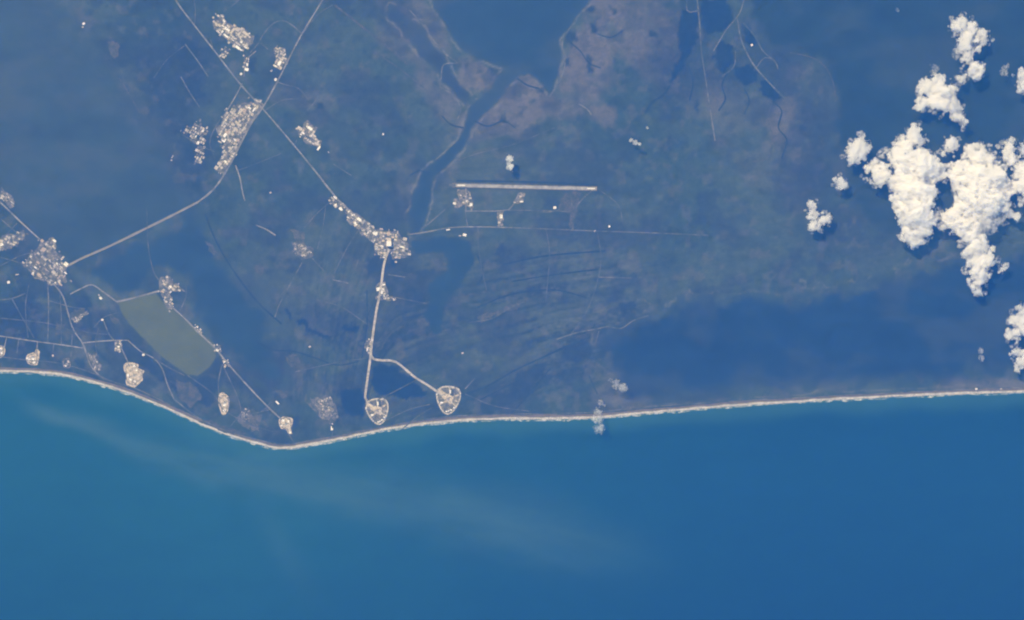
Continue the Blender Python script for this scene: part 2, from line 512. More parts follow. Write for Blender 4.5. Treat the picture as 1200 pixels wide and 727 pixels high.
c = c * (0.86 + 0.16 * fbm(x / 40, y / 14, 17, 4) + 0.12 * fbm(x / 9, y / 5, 19, 3))[:, None]
tag(grid_mesh('ocean', (gx - 600) * PX, (363.5 - gy) * PX, gx * 0, c, M['ocean']), kind='structure')

# ------------------------------------------------------------------ beach, surf, dune road
bx = np.concatenate([np.arange(-200, 1400, 2.0)])


def coast_strip(name, d0, d1, z, m, wob, seed, x0=-200, x1=1400):
    xs = np.arange(x0, x1, 2.0)
    yc = coast(xs)
    n0 = (fbm(xs / 11, xs * 0 + seed, seed, 4) - .5) * wob
    n1 = (fbm(xs / 17, xs * 0 + seed + 9, seed + 3, 4) - .5) * wob
    top = list(zip(xs, yc - d1 + n1)); bot = list(zip(xs, yc - d0 + n0))
    vs = [P(a, b, 0) for a, b in bot] + [P(a, b, 0) for a, b in top]
    n = len(xs)
    me = bpy.data.meshes.new(name)
    me.from_pydata([(v.x, v.y, z) for v in vs], [], [(i, i + 1, n + i + 1, n + i) for i in range(n - 1)])
    return tag(link(name, me, m), kind='structure')


coast_strip('dune_ground', 2.2, 5.2, 1.3, M['dune'], 2.2, 4)
coast_strip('beach', -0.2, 2.4, 1.6, M['sand'], 1.1, 5)
coast_strip('surf', -2.0, -0.1, 0.4, M['surf'], 3.2, 6)

# ------------------------------------------------------------------ inland waters
zw = [2.0]
WC = {'teal': (0.030, 0.050, 0.044), 'dim': (0.016, 0.031, 0.032), 'river': (0.019, 0.040, 0.056), 'deep': (0.012, 0.028, 0.058),
      'marshw': (0.024, 0.038, 0.050), 'silt': (0.084, 0.098, 0.022)}


def signed(X, Y, poly):
    d = np.full(len(X), 1e9); ins = np.zeros(len(X), bool)
    p = np.array(poly, float)
    for i in range(len(p)):
        a, b = p[i - 1], p[i]
        e = b - a
        t = np.clip(((X - a[0]) * e[0] + (Y - a[1]) * e[1]) / (e @ e + 1e-9), 0, 1)
        d = np.minimum(d, np.hypot(X - a[0] - t * e[0], Y - a[1] - t * e[1]))
        cr = (a[1] > Y) != (b[1] > Y)
        ins ^= cr & (X < e[0] * (Y - a[1]) / (e[1] if abs(e[1]) > 1e-9 else 1e-9) + a[0])
    return np.where(ins, d, -d)


def water(name, pts, m, amp=1.4, seed=0, smooth=True, shallow=3.0, rim=0.0, mottle=0.3, silt=0.0):
    """a sheet of water: the bottom shows through the shallows along an uneven shore"""
    zw[0] += 0.1
    p = np.array(catmull(pts, 7.0, True) if smooth else pts, float)
    x0, x1 = max(-240, p[:, 0].min() - 8), min(1440, p[:, 0].max() + 8)
    y0, y1 = max(-240, p[:, 1].min() - 8), min(600, p[:, 1].max() + 8)
    st = 2.0 if (x1 - x0) * (y1 - y0) > 40000 else 1.2
    gx, gy = np.meshgrid(np.arange(x0, x1 + st, st), np.arange(y1, y0 - st, -st))
    x, y = gx.ravel(), gy.ravel()
    wx = x + (fbm(x / 16, y / 16, 300 + seed, 5) - .5) * 7 * amp
    wy = y + (fbm(x / 16, y / 16, 400 + seed, 5) - .5) * 7 * amp
    sd = signed(wx, wy, p)
    sd = sd + (fbm(x / 30, y / 30, 500 + seed, 4) - .5) * shallow * 0.8
    sd = np.minimum(sd + shallow * 0.42, coast(x) - y - 8)
    f = sstep(0, shallow, sd)
    L = land_colour(x, y)
    if rim:
        r = np.exp(-((sd - 0.2) / 1.2) ** 2) * rim * sstep(0.38, 0.62, fbm(x / 9, y / 9, 600 + seed, 4))
        L = L + (np.array((0.20, 0.20, 0.165))[None] - L) * np.clip(r, 0, 1)[:, None]
    wc = np.array(WC[m])[None] * (1 - mottle / 2 + mottle * fbm(x / 40, y / 22, 700 + seed, 5))[:, None]
    if silt:
        k = silt * sstep(0.45, 0.75, fbm(x / 55, y / 30, 800 + seed, 5)) + silt * np.exp(-sd / 9)
        wc = wc + (np.array((0.058, 0.070, 0.056))[None] - wc) * np.clip(k, 0, 1)[:, None]
    C = L + (wc - L) * f[:, None]
    keep = sd > -3.5
    ny, nx = gx.shape
    i = np.arange(nx * ny).reshape(ny, nx)
    q = np.stack([i[:-1, :-1], i[1:, :-1], i[1:, 1:], i[:-1, 1:]], -1).reshape(-1, 4)
    q = q[keep[q].all(1)]
    used = np.unique(q)
    mp = -np.ones(nx * ny, int); mp[used] = np.arange(len(used))
    q = mp[q]
    me = bpy.data.meshes.new(name)
    co = np.stack([(x[used] - 600) * PX, (363.5 - y[used]) * PX, x[used] * 0 + zw[0]], 1).astype(np.float32)
    me.vertices.add(len(used)); me.vertices.foreach_set('co', co.ravel())
    me.loops.add(q.size); me.loops.foreach_set('vertex_index', q.ravel().astype(np.int32))
    me.polygons.add(len(q)); me.polygons.foreach_set('loop_start', np.arange(0, q.size, 4, dtype=np.int32))
    me.update(calc_edges=True)
    ca = me.color_attributes.new('cover', 'FLOAT_COLOR', 'POINT')
    rgba = np.ones((len(used), 4), np.float32); rgba[:, :3] = C[used]
    ca.data.foreach_set('color', rgba.ravel())
    me.update()
    return tag(link(name, me, M['water']), kind='structure')


RIVER = [(75, -40), (83, 0), (101, 45), (126, 76), (150, 110), (168, 140), (186, 165), (200, 195), (214, 222), (230, 242),
         (243, 268), (257, 295), (274, 320), (294, 345), (309, 366), (320, 388), (331, 420), (338, 445), (334, 456),
         (318, 452), (298, 440), (280, 428), (264, 414), (250, 398), (236, 382), (222, 366), (218, 356), (222, 346), (220, 334),
         (210, 322), (196, 319), (184, 324), (181, 338), (160, 345), (138, 350), (124, 341), (108, 336), (92, 333), (84, 320), (78, 306), (70, 297), (64, 288),
         (48, 276), (35, 263), (20, 248), (0, 231), (-60, 185), (-200, 90), (-900, -100), (-900, -900), (0, -900)]
water('river', RIVER, 'teal', 3.4, 2, shallow=26, silt=.4, mottle=.5)
# the bluer southern bay of the river
water('river_bay', [(112, 312), (135, 300), (165, 284), (200, 266), (226, 250), (238, 268), (252, 296), (270, 322), (288, 345), (304, 368), (314, 390),
                    (326, 424), (330, 446), (318, 446), (300, 434), (282, 424), (266, 410), (252, 394), (238, 378), (226, 364), (224, 352), (226, 340), (224, 330),
                    (212, 317), (194, 314), (180, 319), (176, 334), (158, 341), (140, 345), (128, 336), (112, 328)], 'river', 3.0, 3, shallow=14, silt=.15, mottle=.4)
water('pond', [(138, 353), (160, 347), (183, 343.5), (190, 352), (204, 364), (220, 377), (236, 391), (250, 402), (253, 418), (245, 431), (231, 441),
               (221, 440), (205, 430), (190, 419), (178, 407), (165, 394), (152, 380), (143, 366)], 'silt', 0.35, 4, False, shallow=2.0, mottle=.22)
water('lagoon', [(498, -60), (507, 0), (517, 20), (533, 50), (545, 62), (560, 68), (578, 74), (588, 80), (584, 90), (577, 101), (566, 112), (553, 122), (546, 134),
                 (541, 148), (537, 162), (529, 174), (519, 184), (503, 195), (491, 206), (487, 218), (481, 238), (479, 258), (481, 276), (495, 272), (498, 256), (504, 240),
                 (506, 222), (509, 207), (522, 198), (533, 187), (545, 172), (552, 158), (558, 144), (571, 132), (586, 120), (595, 106), (606, 94), (618, 89), (630, 95), (638, 105),
                 (644, 109), (650, 102), (656, 84), (659, 64), (657, 48), (668, 30), (686, 11), (692, 0), (700, -60), (720, -400), (480, -400)], 'river', 1.3, 6, shallow=4.5, rim=.5, silt=.25)
water('creek', [(480, 281), (500, 280), (530, 278), (545, 281), (553, 290), (556, 305), (552, 320), (540, 335), (529, 345), (523, 354), (520, 370),
                (517, 388), (507, 392), (501, 374), (502, 350), (503, 335), (512, 325), (522, 318), (524, 305), (518, 298), (500, 297), (485, 299)], 'river', 1.8, 8, shallow=5, silt=.1)
water('inlet', [(457, 4), (475, 14), (490, 29), (500, 42), (510, 56), (520, 70), (531, 86), (546, 105), (553, 118), (545, 121), (534, 113), (521, 101), (514, 88),
                (504, 76), (494, 66), (484, 52), (470, 36), (457, 24)], 'marshw', 1.6, 9, shallow=5, rim=.4, silt=.3)
# large lagoon behind the northern barrier beach, and the river beyond
water('lagoon', [(700, 396), (708, 386), (728, 387), (750, 377), (790, 362), (850, 352), (930, 345), (1010, 335), (1090, 312), (1150, 300), (1230, 296), (1600, 250),
                 (2600, 150), (2600, 270), (1600, 395), (1300, 425), (1200, 436), (1145, 439), (1080, 446), (1000, 451), (900, 457), (830, 464), (780, 470), (748, 473), (736, 458), (722, 438), (706, 418)], 'deep', 4.0, 10, shallow=26, rim=.3, silt=.28, mottle=.5)
water('river', [(868, -300), (873, 0), (884, 25), (899, 48), (924, 60), (950, 66), (968, 78), (978, 105), (980, 150), (986, 200), (1000, 240), (1040, 268), (1090, 276),
                (1140, 262), (1200, 246), (1600, 170), (2600, 20), (2600, -900), (860, -900)], 'dim', 3.0, 11, shallow=16, silt=.25, mottle=.5)
# marsh impoundments and ponds
# thin dark drainage channels
zr = [6.0]


def road(name, pts, w, m, wob=0.38, step=4, smooth=True):
    zr[0] += 0.1
    o = link(name, ribbon_mesh(pts, w, zr[0], step, wob=wob, seed=int(zr[0] * 10) % 97, smooth=smooth), M[m])
    return tag(o, kind='structure')


for pts, w in [([(540, 464), (572, 452), (600, 436), (625, 424), (660, 408), (690, 396)], 2.2), ([(598, 486), (615, 468), (630, 450), (645, 432)], 1.8),
               ([(560, 470), (590, 455), (612, 444)], 1.6), ([(300, 400), (320, 410), (345, 412), (370, 420), (395, 428), (420, 424)], 1.6),
               ([(240, 250), (252, 280), (270, 312), (300, 352), (330, 380)], 2.0), ([(430, 340), (430, 380), (424, 420)], 1.5),
               ([(535, 212), (600, 213), (640, 214), (700, 217)], 2.0), ([(560, 360), (600, 345), (650, 340), (690, 350)], 1.6),
               ([(600, 330), (650, 322), (700, 316)], 1.6), ([(560, 300), (566, 320), (560, 334)], 2.0), ([(590, 310), (640, 300), (710, 294)], 2.0),
               ([(690, 440), (700, 462)], 1.5)]:
    road('channel', pts, w, 'marshw', 0.5)

# ------------------------------------------------------------------ paved and cleared ground
zl = [4.2]


def lot(name, pts, m, amp=0.8, seed=0, smooth=False):
    zl[0] += 0.02
    return sheet(name, rough(pts, 1.2, amp, seed, smooth), zl[0], M[m])


LOTS = [
    ('paved_strip', [(300, 116), (307, 118), (303, 132), (290, 152), (276, 178), (270, 188), (268, 182), (280, 158), (292, 136)], 'bank'),
    ('cleared_ground', [(341, 271), (352, 269), (360, 277), (358, 288), (368, 292), (364, 302), (352, 305), (342, 296), (345, 285)], 'yard'),
    ('cleared_ground', [(298, 311), (304, 309), (309, 314), (306, 321), (299, 320)], 'dirt'), ('cleared_ground', [(126, 52), (132, 47), (140, 56), (137, 68), (130, 66)], 'dirt'),
    ('cleared_ground', [(64, 380), (78, 378), (74, 388), (66, 396)], 'dirt'),
    ('cleared_ground', [(240, 282), (246, 284), (254, 296), (250, 299), (243, 292)], 'dirt'),
    ('runway_apron', [(538, 222), (552, 225), (556, 240), (552, 246), (545, 240), (533, 242), (530, 236), (538, 232)], 'lot'),
    ('runway_apron', [(602, 236), (608, 226), (616, 228), (613, 239), (603, 239)], 'lot'), ('runway_apron', [(583, 248), (592, 247), (589, 264), (582, 264)], 'lot'),
    ('runway_apron', [(660, 226), (682, 226), (676, 246), (673, 270), (669, 270), (668, 250), (656, 246)], 'dirt'),
    ('cleared_ground', [(360, 474), (384, 462), (394, 474), (398, 490), (388, 500), (374, 490)], 'yard'),
    ('cleared_ground', [(322, 460), (334, 456), (341, 462), (328, 468)], 'dirt'), ('cleared_ground', [(335, 418), (348, 416), (352, 428), (340, 432)], 'dirt'),
    ('cleared_ground', [(281, 484), (292, 480), (296, 494), (288, 502), (278, 494)], 'yard'), ('cleared_ground', [(296, 490), (306, 486), (304, 504), (296, 506)], 'yard'),
    ('cleared_ground', [(232, 492), (250, 494), (290, 508), (285, 512), (262, 506), (238, 496)], 'dirt'),
    ('cleared_ground', [(100, 416), (112, 412), (120, 434), (112, 440), (106, 430)], 'dirt'),
    ('cleared_ground', [(206, 446), (224, 446), (236, 466), (226, 478), (212, 468)], 'dirt'),
    ('cleared_ground', [(124, 366), (138, 372), (142, 382), (132, 378)], 'dirt'), ('cleared_ground', [(78, 368), (100, 362), (104, 368), (86, 376)], 'dirt'),
    ('cleared_ground', [(560, 372), (590, 360), (612, 352), (610, 358), (580, 370), (562, 378)], 'dirt'),
]
for i, (n, pts, m) in enumerate(LOTS):
    lot(n, pts, m, 5.5 if 'lot' in n else 4.5, 100 + i)

# ------------------------------------------------------------------ roads
for n, pts, w, m in [
    ('road', [(196, -30), (206, 0), (228, 30), (250, 58), (281, 98), (310, 130), (340, 165), (368, 199), (386, 222), (402, 240), (428, 262), (452, 280)], 1.7, 'road'),
    ('road', [(390, -25), (378, 0), (355, 38), (340, 66), (325, 96), (308, 126), (296, 142)], 1.7, 'road'),
    ('road', [(296, 142), (284, 165), (270, 192), (258, 212), (246, 226), (232, 237)], 2.0, 'road'),
    ('causeway', [(232, 237), (205, 251), (175, 266), (130, 288), (96, 303), (77, 313)], 2.6, 'bank'),
    ('road', [(293, 62), (302, 52), (309, 40), (320, 28), (332, 24.5), (344, 31), (354, 40)], 1.5, 'faint'),
    ('road', [(284, 98), (276, 113), (266, 130)], 1.4, 'road'), ('road', [(305, 50), (314, 58)], 1.2, 'faint'),
    ('road', [(276, 194), (281, 208), (284, 224), (287, 236)], 1.3, 'road'), ('road', [(214, 158), (232, 170), (252, 178)], 1.2, 'faint'),
    ('road', [(-30, 212), (0, 237), (24, 260), (47, 281)], 1.8, 'road'), ('road', [(62, 332), (74, 348), (85, 384), (97, 403), (106, 428), (116, 440)], 1.6, 'road'),
    ('road', [(-30, 391), (0, 394), (40, 400), (70, 404), (97, 408)], 1.5, 'road'), ('road', [(97, 402), (118, 400), (137, 399), (150, 399)], 1.3, 'road'),
    ('road', [(56, 333), (57, 360), (56, 402)], 1.3, 'faint'), ('road', [(30, 344), (14, 350), (-5, 352)], 1.3, 'faint'), ('road', [(82, 345), (96, 338), (108, 334), (122, 343), (137, 354)], 1.5, 'road'),
    ('dike', [(137, 354), (160, 348.5), (187, 341)], 2.0, 'road'), ('road', [(120, 373), (128, 392), (134, 399)], 1.2, 'faint'),
    ('road', [(197, 356), (215, 372), (233, 390), (253, 409), (265, 424), (290, 452), (312, 475), (330, 492)], 1.7, 'road'),
    ('road', [(218, 334), (218, 348), (211, 364)], 1.2, 'faint'), ('road', [(260, 428), (256, 448), (257, 466)], 1.2, 'faint'),
    ('road', [(150, 399), (165, 412), (180, 420), (190, 432), (196, 450), (204, 468)], 1.3, 'road'), ('road', [(180, 420), (200, 432), (216, 440)], 1.2, 'faint'),
    ('road', [(140, 404), (147, 418), (152, 430)], 1.3, 'road'), ('road', [(44, 401), (43, 412)], 1.3, 'road'), ('road', [(8, 395), (4, 412)], 1.2, 'road'), ('road', [(22, 398), (20, 414)], 1.1, 'faint'),
    ('road', [(63, 404), (62, 414)], 1.1, 'faint'), ('road', [(85, 408), (83, 418)], 1.1, 'faint'), ('road', [(85, 384), (84, 406)], 1.0, 'faint'),
    ('road', [(204, 468), (230, 488), (262, 504), (300, 515), (332, 521), (360, 517), (400, 510)], 1.2, 'faint'),
    ('road', [(120, 444), (160, 456), (200, 475), (240, 494)], 1.1, 'faint'), ('road', [(400, 510), (450, 500), (510, 490), (570, 486), (640, 485), (700, 483), (760, 477), (900, 468), (1140, 456), (1230, 454)], 1.1, 'faint'),
    ('road', [(480, 275), (500, 272), (528, 267), (560, 266), (600, 267)], 1.3, 'road'), ('road', [(600, 267), (640, 268.5), (700, 271), (760, 273), (830, 276)], 1.3, 'faint'),
    ('road', [(528, 240), (512, 254), (498, 266), (490, 273)], 1.3, 'faint'), ('taxiway', [(545, 247.5), (582, 247.5), (596, 246)], 1.3, 'road'), ('taxiway', [(596, 246), (603, 238), (608, 226)], 1.3, 'road'), ('taxiway', [(594, 246.5), (630, 247), (664, 248)], 1.0, 'faint'), ('taxiway', [(546, 221), (546, 234), (546, 247)], 1.4, 'road'), ('taxiway', [(696, 222), (684, 232), (674, 246), (671, 269)], 1.5, 'faint'), ('taxiway', [(586, 248), (585, 267)], 1.2, 'road'), ('road', [(668, 224), (671, 246)], 1.3, 'faint'),
    ('road', [(545, 246), (548, 266)], 1.1, 'faint'), ('road', [(656, 246), (640, 249), (616, 246)], .9, 'faint'),
    ('road', [(354, 308), (342, 330), (328, 356), (322, 372)], 1.5, 'faint'), ('road', [(366, 303), (380, 318)], 1.0, 'faint'), ('road', [(372, 292), (378, 268), (382, 240)], 0.9, 'faint'),
    ('road', [(300, 264), (312, 269), (323, 276)], 1.4, 'road'), ('road', [(390, 328), (408, 332)], 1.2, 'road'), ('road', [(455, 322), (475, 325)], 1.4, 'faint'),
    ('road', [(420, 305), (414, 322)], 1.1, 'faint'), ('road', [(390, 192), (412, 206)], 1.1, 'faint'), ('road', [(460, 298), (480, 302)], 1.2, 'faint'),
    ('shore_road', [(687, -20), (690, 4), (684, 12), (670, 30), (661, 44), (659, 56), (662, 68), (661, 82), (654, 98), (650, 106)], 1.5, 'faint'),
    ('dike', [(808, -20), (805, 12), (818, 13)], 1.2, 'faint'), ('dike', [(816, -10), (820, 30), (822, 60), (828, 100), (834, 140), (838, 165)], 1.5, 'faint'),
    ('dike', [(874, -10), (867, 15), (852, 34), (842, 50), (836, 60)], 1.3, 'faint'), ('dike', [(864, 22), (868, 45), (876, 64), (886, 80), (904, 100), (920, 116)], 1.6, 'faint'),
    ('dike', [(870, 26), (884, 42), (894, 60), (906, 70)], 1.1, 'faint'), ('dike', [(846, 90), (860, 78), (862, 60)], 1.0, 'faint'), ('dike', [(886, 80), (896, 68), (908, 72), (912, 82)], 1.0, 'faint'),
    ('shore_road', [(520, 60), (528, 68), (536, 74), (520, 76), (517, 92), (516, 102), (532, 112), (540, 128), (536, 140)], 1.3, 'faint'),
    ('shore_road', [(536, 164), (528, 172), (510, 188)], 1.2, 'faint'), ('shore_road', [(480, 12), (496, 30), (510, 50), (524, 66)], 1.2, 'faint'), ('road', [(440, 62), (470, 82), (500, 106)], 1.4, 'dirt'),
    ('road', [(392, 6), (420, 28), (450, 52), (478, 76)], 2.4, 'dirt'), ('road', [(678, 122), (688, 128), (693, 135)], 1.5, 'faint'),
    ('shore_road', [(652, 398), (676, 390), (698, 386), (712, 383), (728, 385), (742, 376), (760, 370)], 1.5, 'faint'), ('shore_road', [(702, 388), (698, 402)], 1.2, 'faint'),
    ('road', [(550, 378), (575, 374), (596, 362), (614, 354)], 1.2, 'faint'), ('road', [(702, 325), (740, 326)], 1.0, 'faint'),
    ('road', [(452, 493), (480, 480), (504, 474)], 1.0, 'faint'), ('road', [(545, 456), (556, 444)], 1.2, 'faint'), ('road', [(440, 470), (470, 455), (490, 444)], 0.9, 'faint'),
    ('road', [(470, 504), (490, 488), (506, 478)], 1.0, 'faint'), ('road', [(140, 92), (150, 108), (163, 131)], 1.3, 'dirt'),
    ('road', [(217, 52), (232, 72), (244, 90)], 1.3, 'faint'), ('road', [(212, 90), (222, 108), (234, 126)], 1.2, 'faint'), ('road', [(348, 164), (344, 172)], 1.0, 'faint'), ('road', [(360, 130), (370, 118), (374, 110)], 1.1, 'faint'),
    ('road', [(905, 118), (900, 140), (905, 160), (900, 185), (880, 190)], 1.3, 'dirt'), ('road', [(172, 244), (174, 290), (180, 318), (186, 328)], 0.9, 'faint'),
    ('road', [(44, 300), (56, 310), (72, 318)], 0.8, 'faint'), ('road', [(36, 312), (50, 322), (64, 329)], 0.8, 'faint'), ('road', [(58, 286), (48, 306), (40, 322)], 0.8, 'faint'), ('road', [(68, 300), (58, 318), (50, 331)], 0.8, 'faint'),
    ('road', [(20, 262), (6, 276), (-10, 284)], 1.1, 'faint'), ('road', [(0, 312), (24, 300), (40, 296)], 1.1, 'faint'), ('road', [(14, 350), (26, 372), (40, 396)], 0.9, 'faint'), ('road', [(110, 384), (122, 372), (140, 366)], 0.9, 'faint'),
    ('road', [(56, 352), (84, 360), (100, 362)], 0.9, 'faint'), ('road', [(86, 384), (104, 390), (126, 392)], 0.8, 'faint'), ('road', [(228, 30), (229, 12), (226, -8)], 1.0, 'faint'), ('road', [(250, 58), (246, 44)], 0.9, 'faint'),
    ('road', [(310, 130), (330, 118), (350, 116)], 0.9, 'faint'), ('road', [(262, 206), (290, 196), (330, 180)], 0.7, 'faint'), ('road', [(390, 6), (372, 18), (352, 44)], 0.7, 'faint'), ('road', [(240, 178), (228, 166), (214, 158)], 0.9, 'faint'),
    ('road', [(216, 54), (196, 70), (180, 92)], 0.7, 'faint'), ('road', [(430, 420), (400, 424), (372, 430), (346, 436)], 0.8, 'faint'), ('road', [(262, 430), (280, 470), (284, 500)], 0.8, 'faint'), ('road', [(318, 480), (300, 484), (284, 488)], 0.9, 'faint'),
    ('road', [(430, 380), (400, 360), (372, 352)], 0.7, 'faint'), ('road', [(445, 345), (480, 352), (500, 356)], 0.7, 'faint'), ('road', [(560, 266), (562, 300), (570, 340)], 0.7, 'faint'), ('road', [(640, 268), (644, 300), (640, 350)], 0.7, 'faint'),
    ('road', [(700, 271), (704, 310), (690, 360), (668, 394)], 0.7, 'faint'), ('road', [(700, 221), (724, 240), (730, 262)], 0.7, 'faint'), ('road', [(532, 190), (560, 180), (600, 170), (650, 150)], 0.7, 'faint'), ('road', [(545, 462), (580, 476), (620, 482)], 0.8, 'faint'),
    ('channel', [(786, 100), (776, 112), (764, 120), (756, 132)], 1.6, 'marshw'), ('channel', [(806, 76), (812, 96), (808, 118)], 1.5, 'marshw'), ('channel', [(852, 86), (846, 100), (850, 116), (842, 130)], 1.6, 'marshw'), ('channel', [(872, 104), (878, 118), (872, 134)], 1.4, 'marshw'),
    ('channel', [(905, 119), (916, 130), (912, 150), (922, 164), (916, 186)], 1.6, 'marshw'), ('channel', [(606, 92), (618, 100), (632, 104)], 1.6, 'marshw'), ('channel', [(556, 142), (572, 148), (590, 142), (604, 150)], 1.3, 'marshw'), ('channel', [(543, 150), (528, 146), (518, 136)], 1.3, 'marshw'),
    ('channel', [(668, 50), (680, 60), (690, 74), (704, 80)], 1.2, 'marshw'), ('channel', [(700, 40), (716, 44), (730, 36)], 1.1, 'marshw'), ('channel', [(503, 205), (492, 200), (480, 206)], 1.2, 'marshw'),
    ('road', [(-10, 372), (30, 376), (60, 380), (90, 390)], 0.9, 'faint'), ('road', [(34, 334), (30, 360), (33, 396)], 0.9, 'faint'), ('road', [(70, 340), (72, 372), (72, 404)], 0.8, 'faint'), ('road', [(116, 384), (112, 400), (114, 416)], 0.8, 'faint'),
    ('road', [(0, 418), (30, 422), (70, 426), (110, 438), (150, 456)], 0.9, 'faint'), ('road', [(0, 256), (14, 268), (30, 282)], 1.0, 'faint'), ('road', [(-6, 300), (16, 306), (28, 310)], 1.0, 'faint'), ('road', [(262, 14), (276, 4), (288, -8)], 0.9, 'faint'),
    ('road', [(300, 60), (288, 72), (286, 90)], 1.1, 'road'), ('road', [(266, 130), (252, 150), (246, 168), (252, 186)], 1.0, 'faint'), ('road', [(324, 96), (336, 100), (350, 104), (362, 118)], 1.0, 'faint'), ('road', [(388, 236), (372, 250), (356, 268)], 0.9, 'faint'),
    ('road', [(428, 262), (416, 276), (404, 296), (392, 320)], 0.8, 'faint'), ('road', [(345, 520), (338, 508)], 0.9, 'faint'), ('road', [(220, 440), (250, 462), (262, 480), (290, 496), (320, 506)], 0.8, 'faint'), ('road', [(390, 506), (389, 512)], 1.0, 'faint'),
    ('road', [(300, 486), (312, 478), (318, 470)], 0.8, 'faint'), ('road', [(270, 500), (280, 488), (292, 478)], 0.8, 'faint'), ('road', [(440, 500), (438, 494)], 0.9, 'faint'),
    ('dike', [(926, 62), (952, 68), (968, 80), (977, 100), (979, 120)], 1.2, 'dirt'),
]:
    road(n, pts, w, m)

road('crawlerway', [(456, 292), (450, 310), (446, 340), (441, 365), (436, 400), (434, 420), (431, 442), (428, 466), (431, 472)], 2.7, 'gravel', 0.12)
road('crawlerway', [(434, 416), (438, 421), (448, 422.5), (464, 424.5), (486, 442), (502, 452), (519, 464)], 2.6, 'gravel', 0.12)
# runway with its paved shoulders and stripes
road('runway_shoulder', [(530, 217.2), (600, 219), (700, 221.4)], 6.0, 'grass', 0.05, smooth=False)
road('runway', [(534, 217.3), (600, 219), (699, 221.3)], 3.6, 'concrete', 0.0, smooth=False)
road('runway_overrun', [(526, 217.0), (534, 217.3)], 3.0, 'faint', 0.0, smooth=False)
for (a, b) in [((536, 217.35), (545, 217.6)), ((688, 221.0), (697, 221.2))]:
    road('runway_marking', [a, b], 1.0, 'white', 0.0, smooth=False)

# ------------------------------------------------------------------ buildings
def box(bm, cx, cy, z0, w, d, h, ang=0, mi=0, top=None, taper=1.0):
    a = math.radians(ang); ca, sa = math.cos(a), math.sin(a)
    vs = []
    for z, k in ((z0, 1.0), (z0 + h, taper)):
        for sx, sy in ((-1, -1), (1, -1), (1, 1), (-1, 1)):
            x, y = sx * w / 2 * k, sy * d / 2 * k
            vs.append(bm.verts.new((cx + x * ca - y * sa, cy + x * sa + y * ca, z)))
    for q, m_ in (((4, 5, 6, 7), top if top is not None else mi), ((0, 1, 5, 4), mi), ((1, 2, 6, 5), mi), ((2, 3, 7, 6), mi), ((3, 0, 4, 7), mi)):
        f = bm.faces.new([vs[i] for i in q]); f.material_index = m_


def gable(bm, w, d, h, ridge):
    c = [(-w / 2, -d / 2), (w / 2, -d / 2), (w / 2, d / 2), (-w / 2, d / 2)]
    lo = [bm.verts.new((x, y, 0)) for x, y in c]; hi = [bm.verts.new((x, y, h)) for x, y in c]
    r0, r1 = bm.verts.new((-w / 2, 0, h + ridge)), bm.verts.new((w / 2, 0, h + ridge))
    for i in range(4): bm.faces.new([lo[i], lo[(i + 1) % 4], hi[(i + 1) % 4], hi[i]])
    for q in ([hi[0], hi[1], r1, r0], [hi[2], hi[3], r0, r1]):
        f = bm.faces.new(q); f.material_index = 1
    bm.faces.new([hi[1], hi[2], r1]); bm.faces.new([hi[3], hi[0], r0])


def bm_mesh(bm, name, mats):
    bmesh.ops.recalc_face_normals(bm, faces=bm.faces)
    me = bpy.data.meshes.new(name)
    bm.to_mesh(me); bm.free()
    for m in mats: me.materials.append(M[m])
    return me


ROOFS = ['white', 'cream', 'tan', 'grey']
LIB = {}


def building_mesh(kind, roof):
    """unit-size building: about 100 m by 60 m"""
    if (kind, roof) in LIB: return LIB[(kind, roof)]
    bm = bmesh.new()
    if kind == 0:           # flat roof with rooftop plant
        box(bm, 0, 0, 0, 100, 60, 14, 0, 0, 1)
        box(bm, -22, 8, 14, 22, 16, 5, 0, 2); box(bm, 24, -10, 14, 14, 12, 4, 0, 2)
        box(bm, 5, 18, 14, 8, 8, 3, 0, 2)
    elif kind == 1:         # L-shaped block
        box(bm, 0, -14, 0, 100, 34, 13, 0, 0, 1); box(bm, -30, 17, 0, 40, 28, 11, 0, 0, 1)
        box(bm, 20, -14, 13, 20, 12, 4, 0, 2)
    elif kind == 2:         # long shed with a gable roof
        gable(bm, 100, 48, 9, 6); box(bm, 56, 0, 0, 12, 24, 7, 0, 0, 1)
    else:                   # stepped block
        box(bm, 0, 0, 0, 70, 60, 20, 0, 0, 1); box(bm, 45, 0, 0, 20, 50, 10, 0, 0, 1)
        box(bm, -42, -4, 0, 14, 36, 8, 0, 0, 1); box(bm, 0, 6, 20, 20, 20, 5, 0, 2)
    LIB[(kind, roof)] = bm_mesh(bm, 'building', ['wall', roof, 'grey' if roof != 'grey' else 'white'])
    return LIB[(kind, roof)]


def inside(poly, x, y):
    r = False
    for i in range(len(poly)):
        x1, y1 = poly[i]; x2, y2 = poly[i - 1]
        if (y1 > y) != (y2 > y) and x < (x2 - x1) * (y - y1) / (y2 - y1) + x1: r = not r
    return r


KN = {0: 'office_building', 1: 'workshop_building', 2: 'storage_shed', 3: 'processing_building'}
KW = {0: 'flat-roofed office', 1: 'L-shaped workshop', 2: 'gable-roofed shed', 3: 'stepped block'}
CW = {'white': 'white', 'cream': 'cream', 'tan': 'tan', 'grey': 'grey'}
CATS = {0: 'office', 1: 'workshop', 2: 'shed', 3: 'building'}


def put_building(px, py, w, d, ang, kind, roof, label, group=None, z=5.0):
    o = link(KN[kind], building_mesh(kind, roof), ())
    o.location = P(px, py); o.location.z = z
    o.rotation_euler.z = math.radians(ang)
    o.scale = (w * PX / 100, d * PX / 60, 0.7 + 0.5 * rnd.random())
    return tag(o, label, CATS[kind], group)


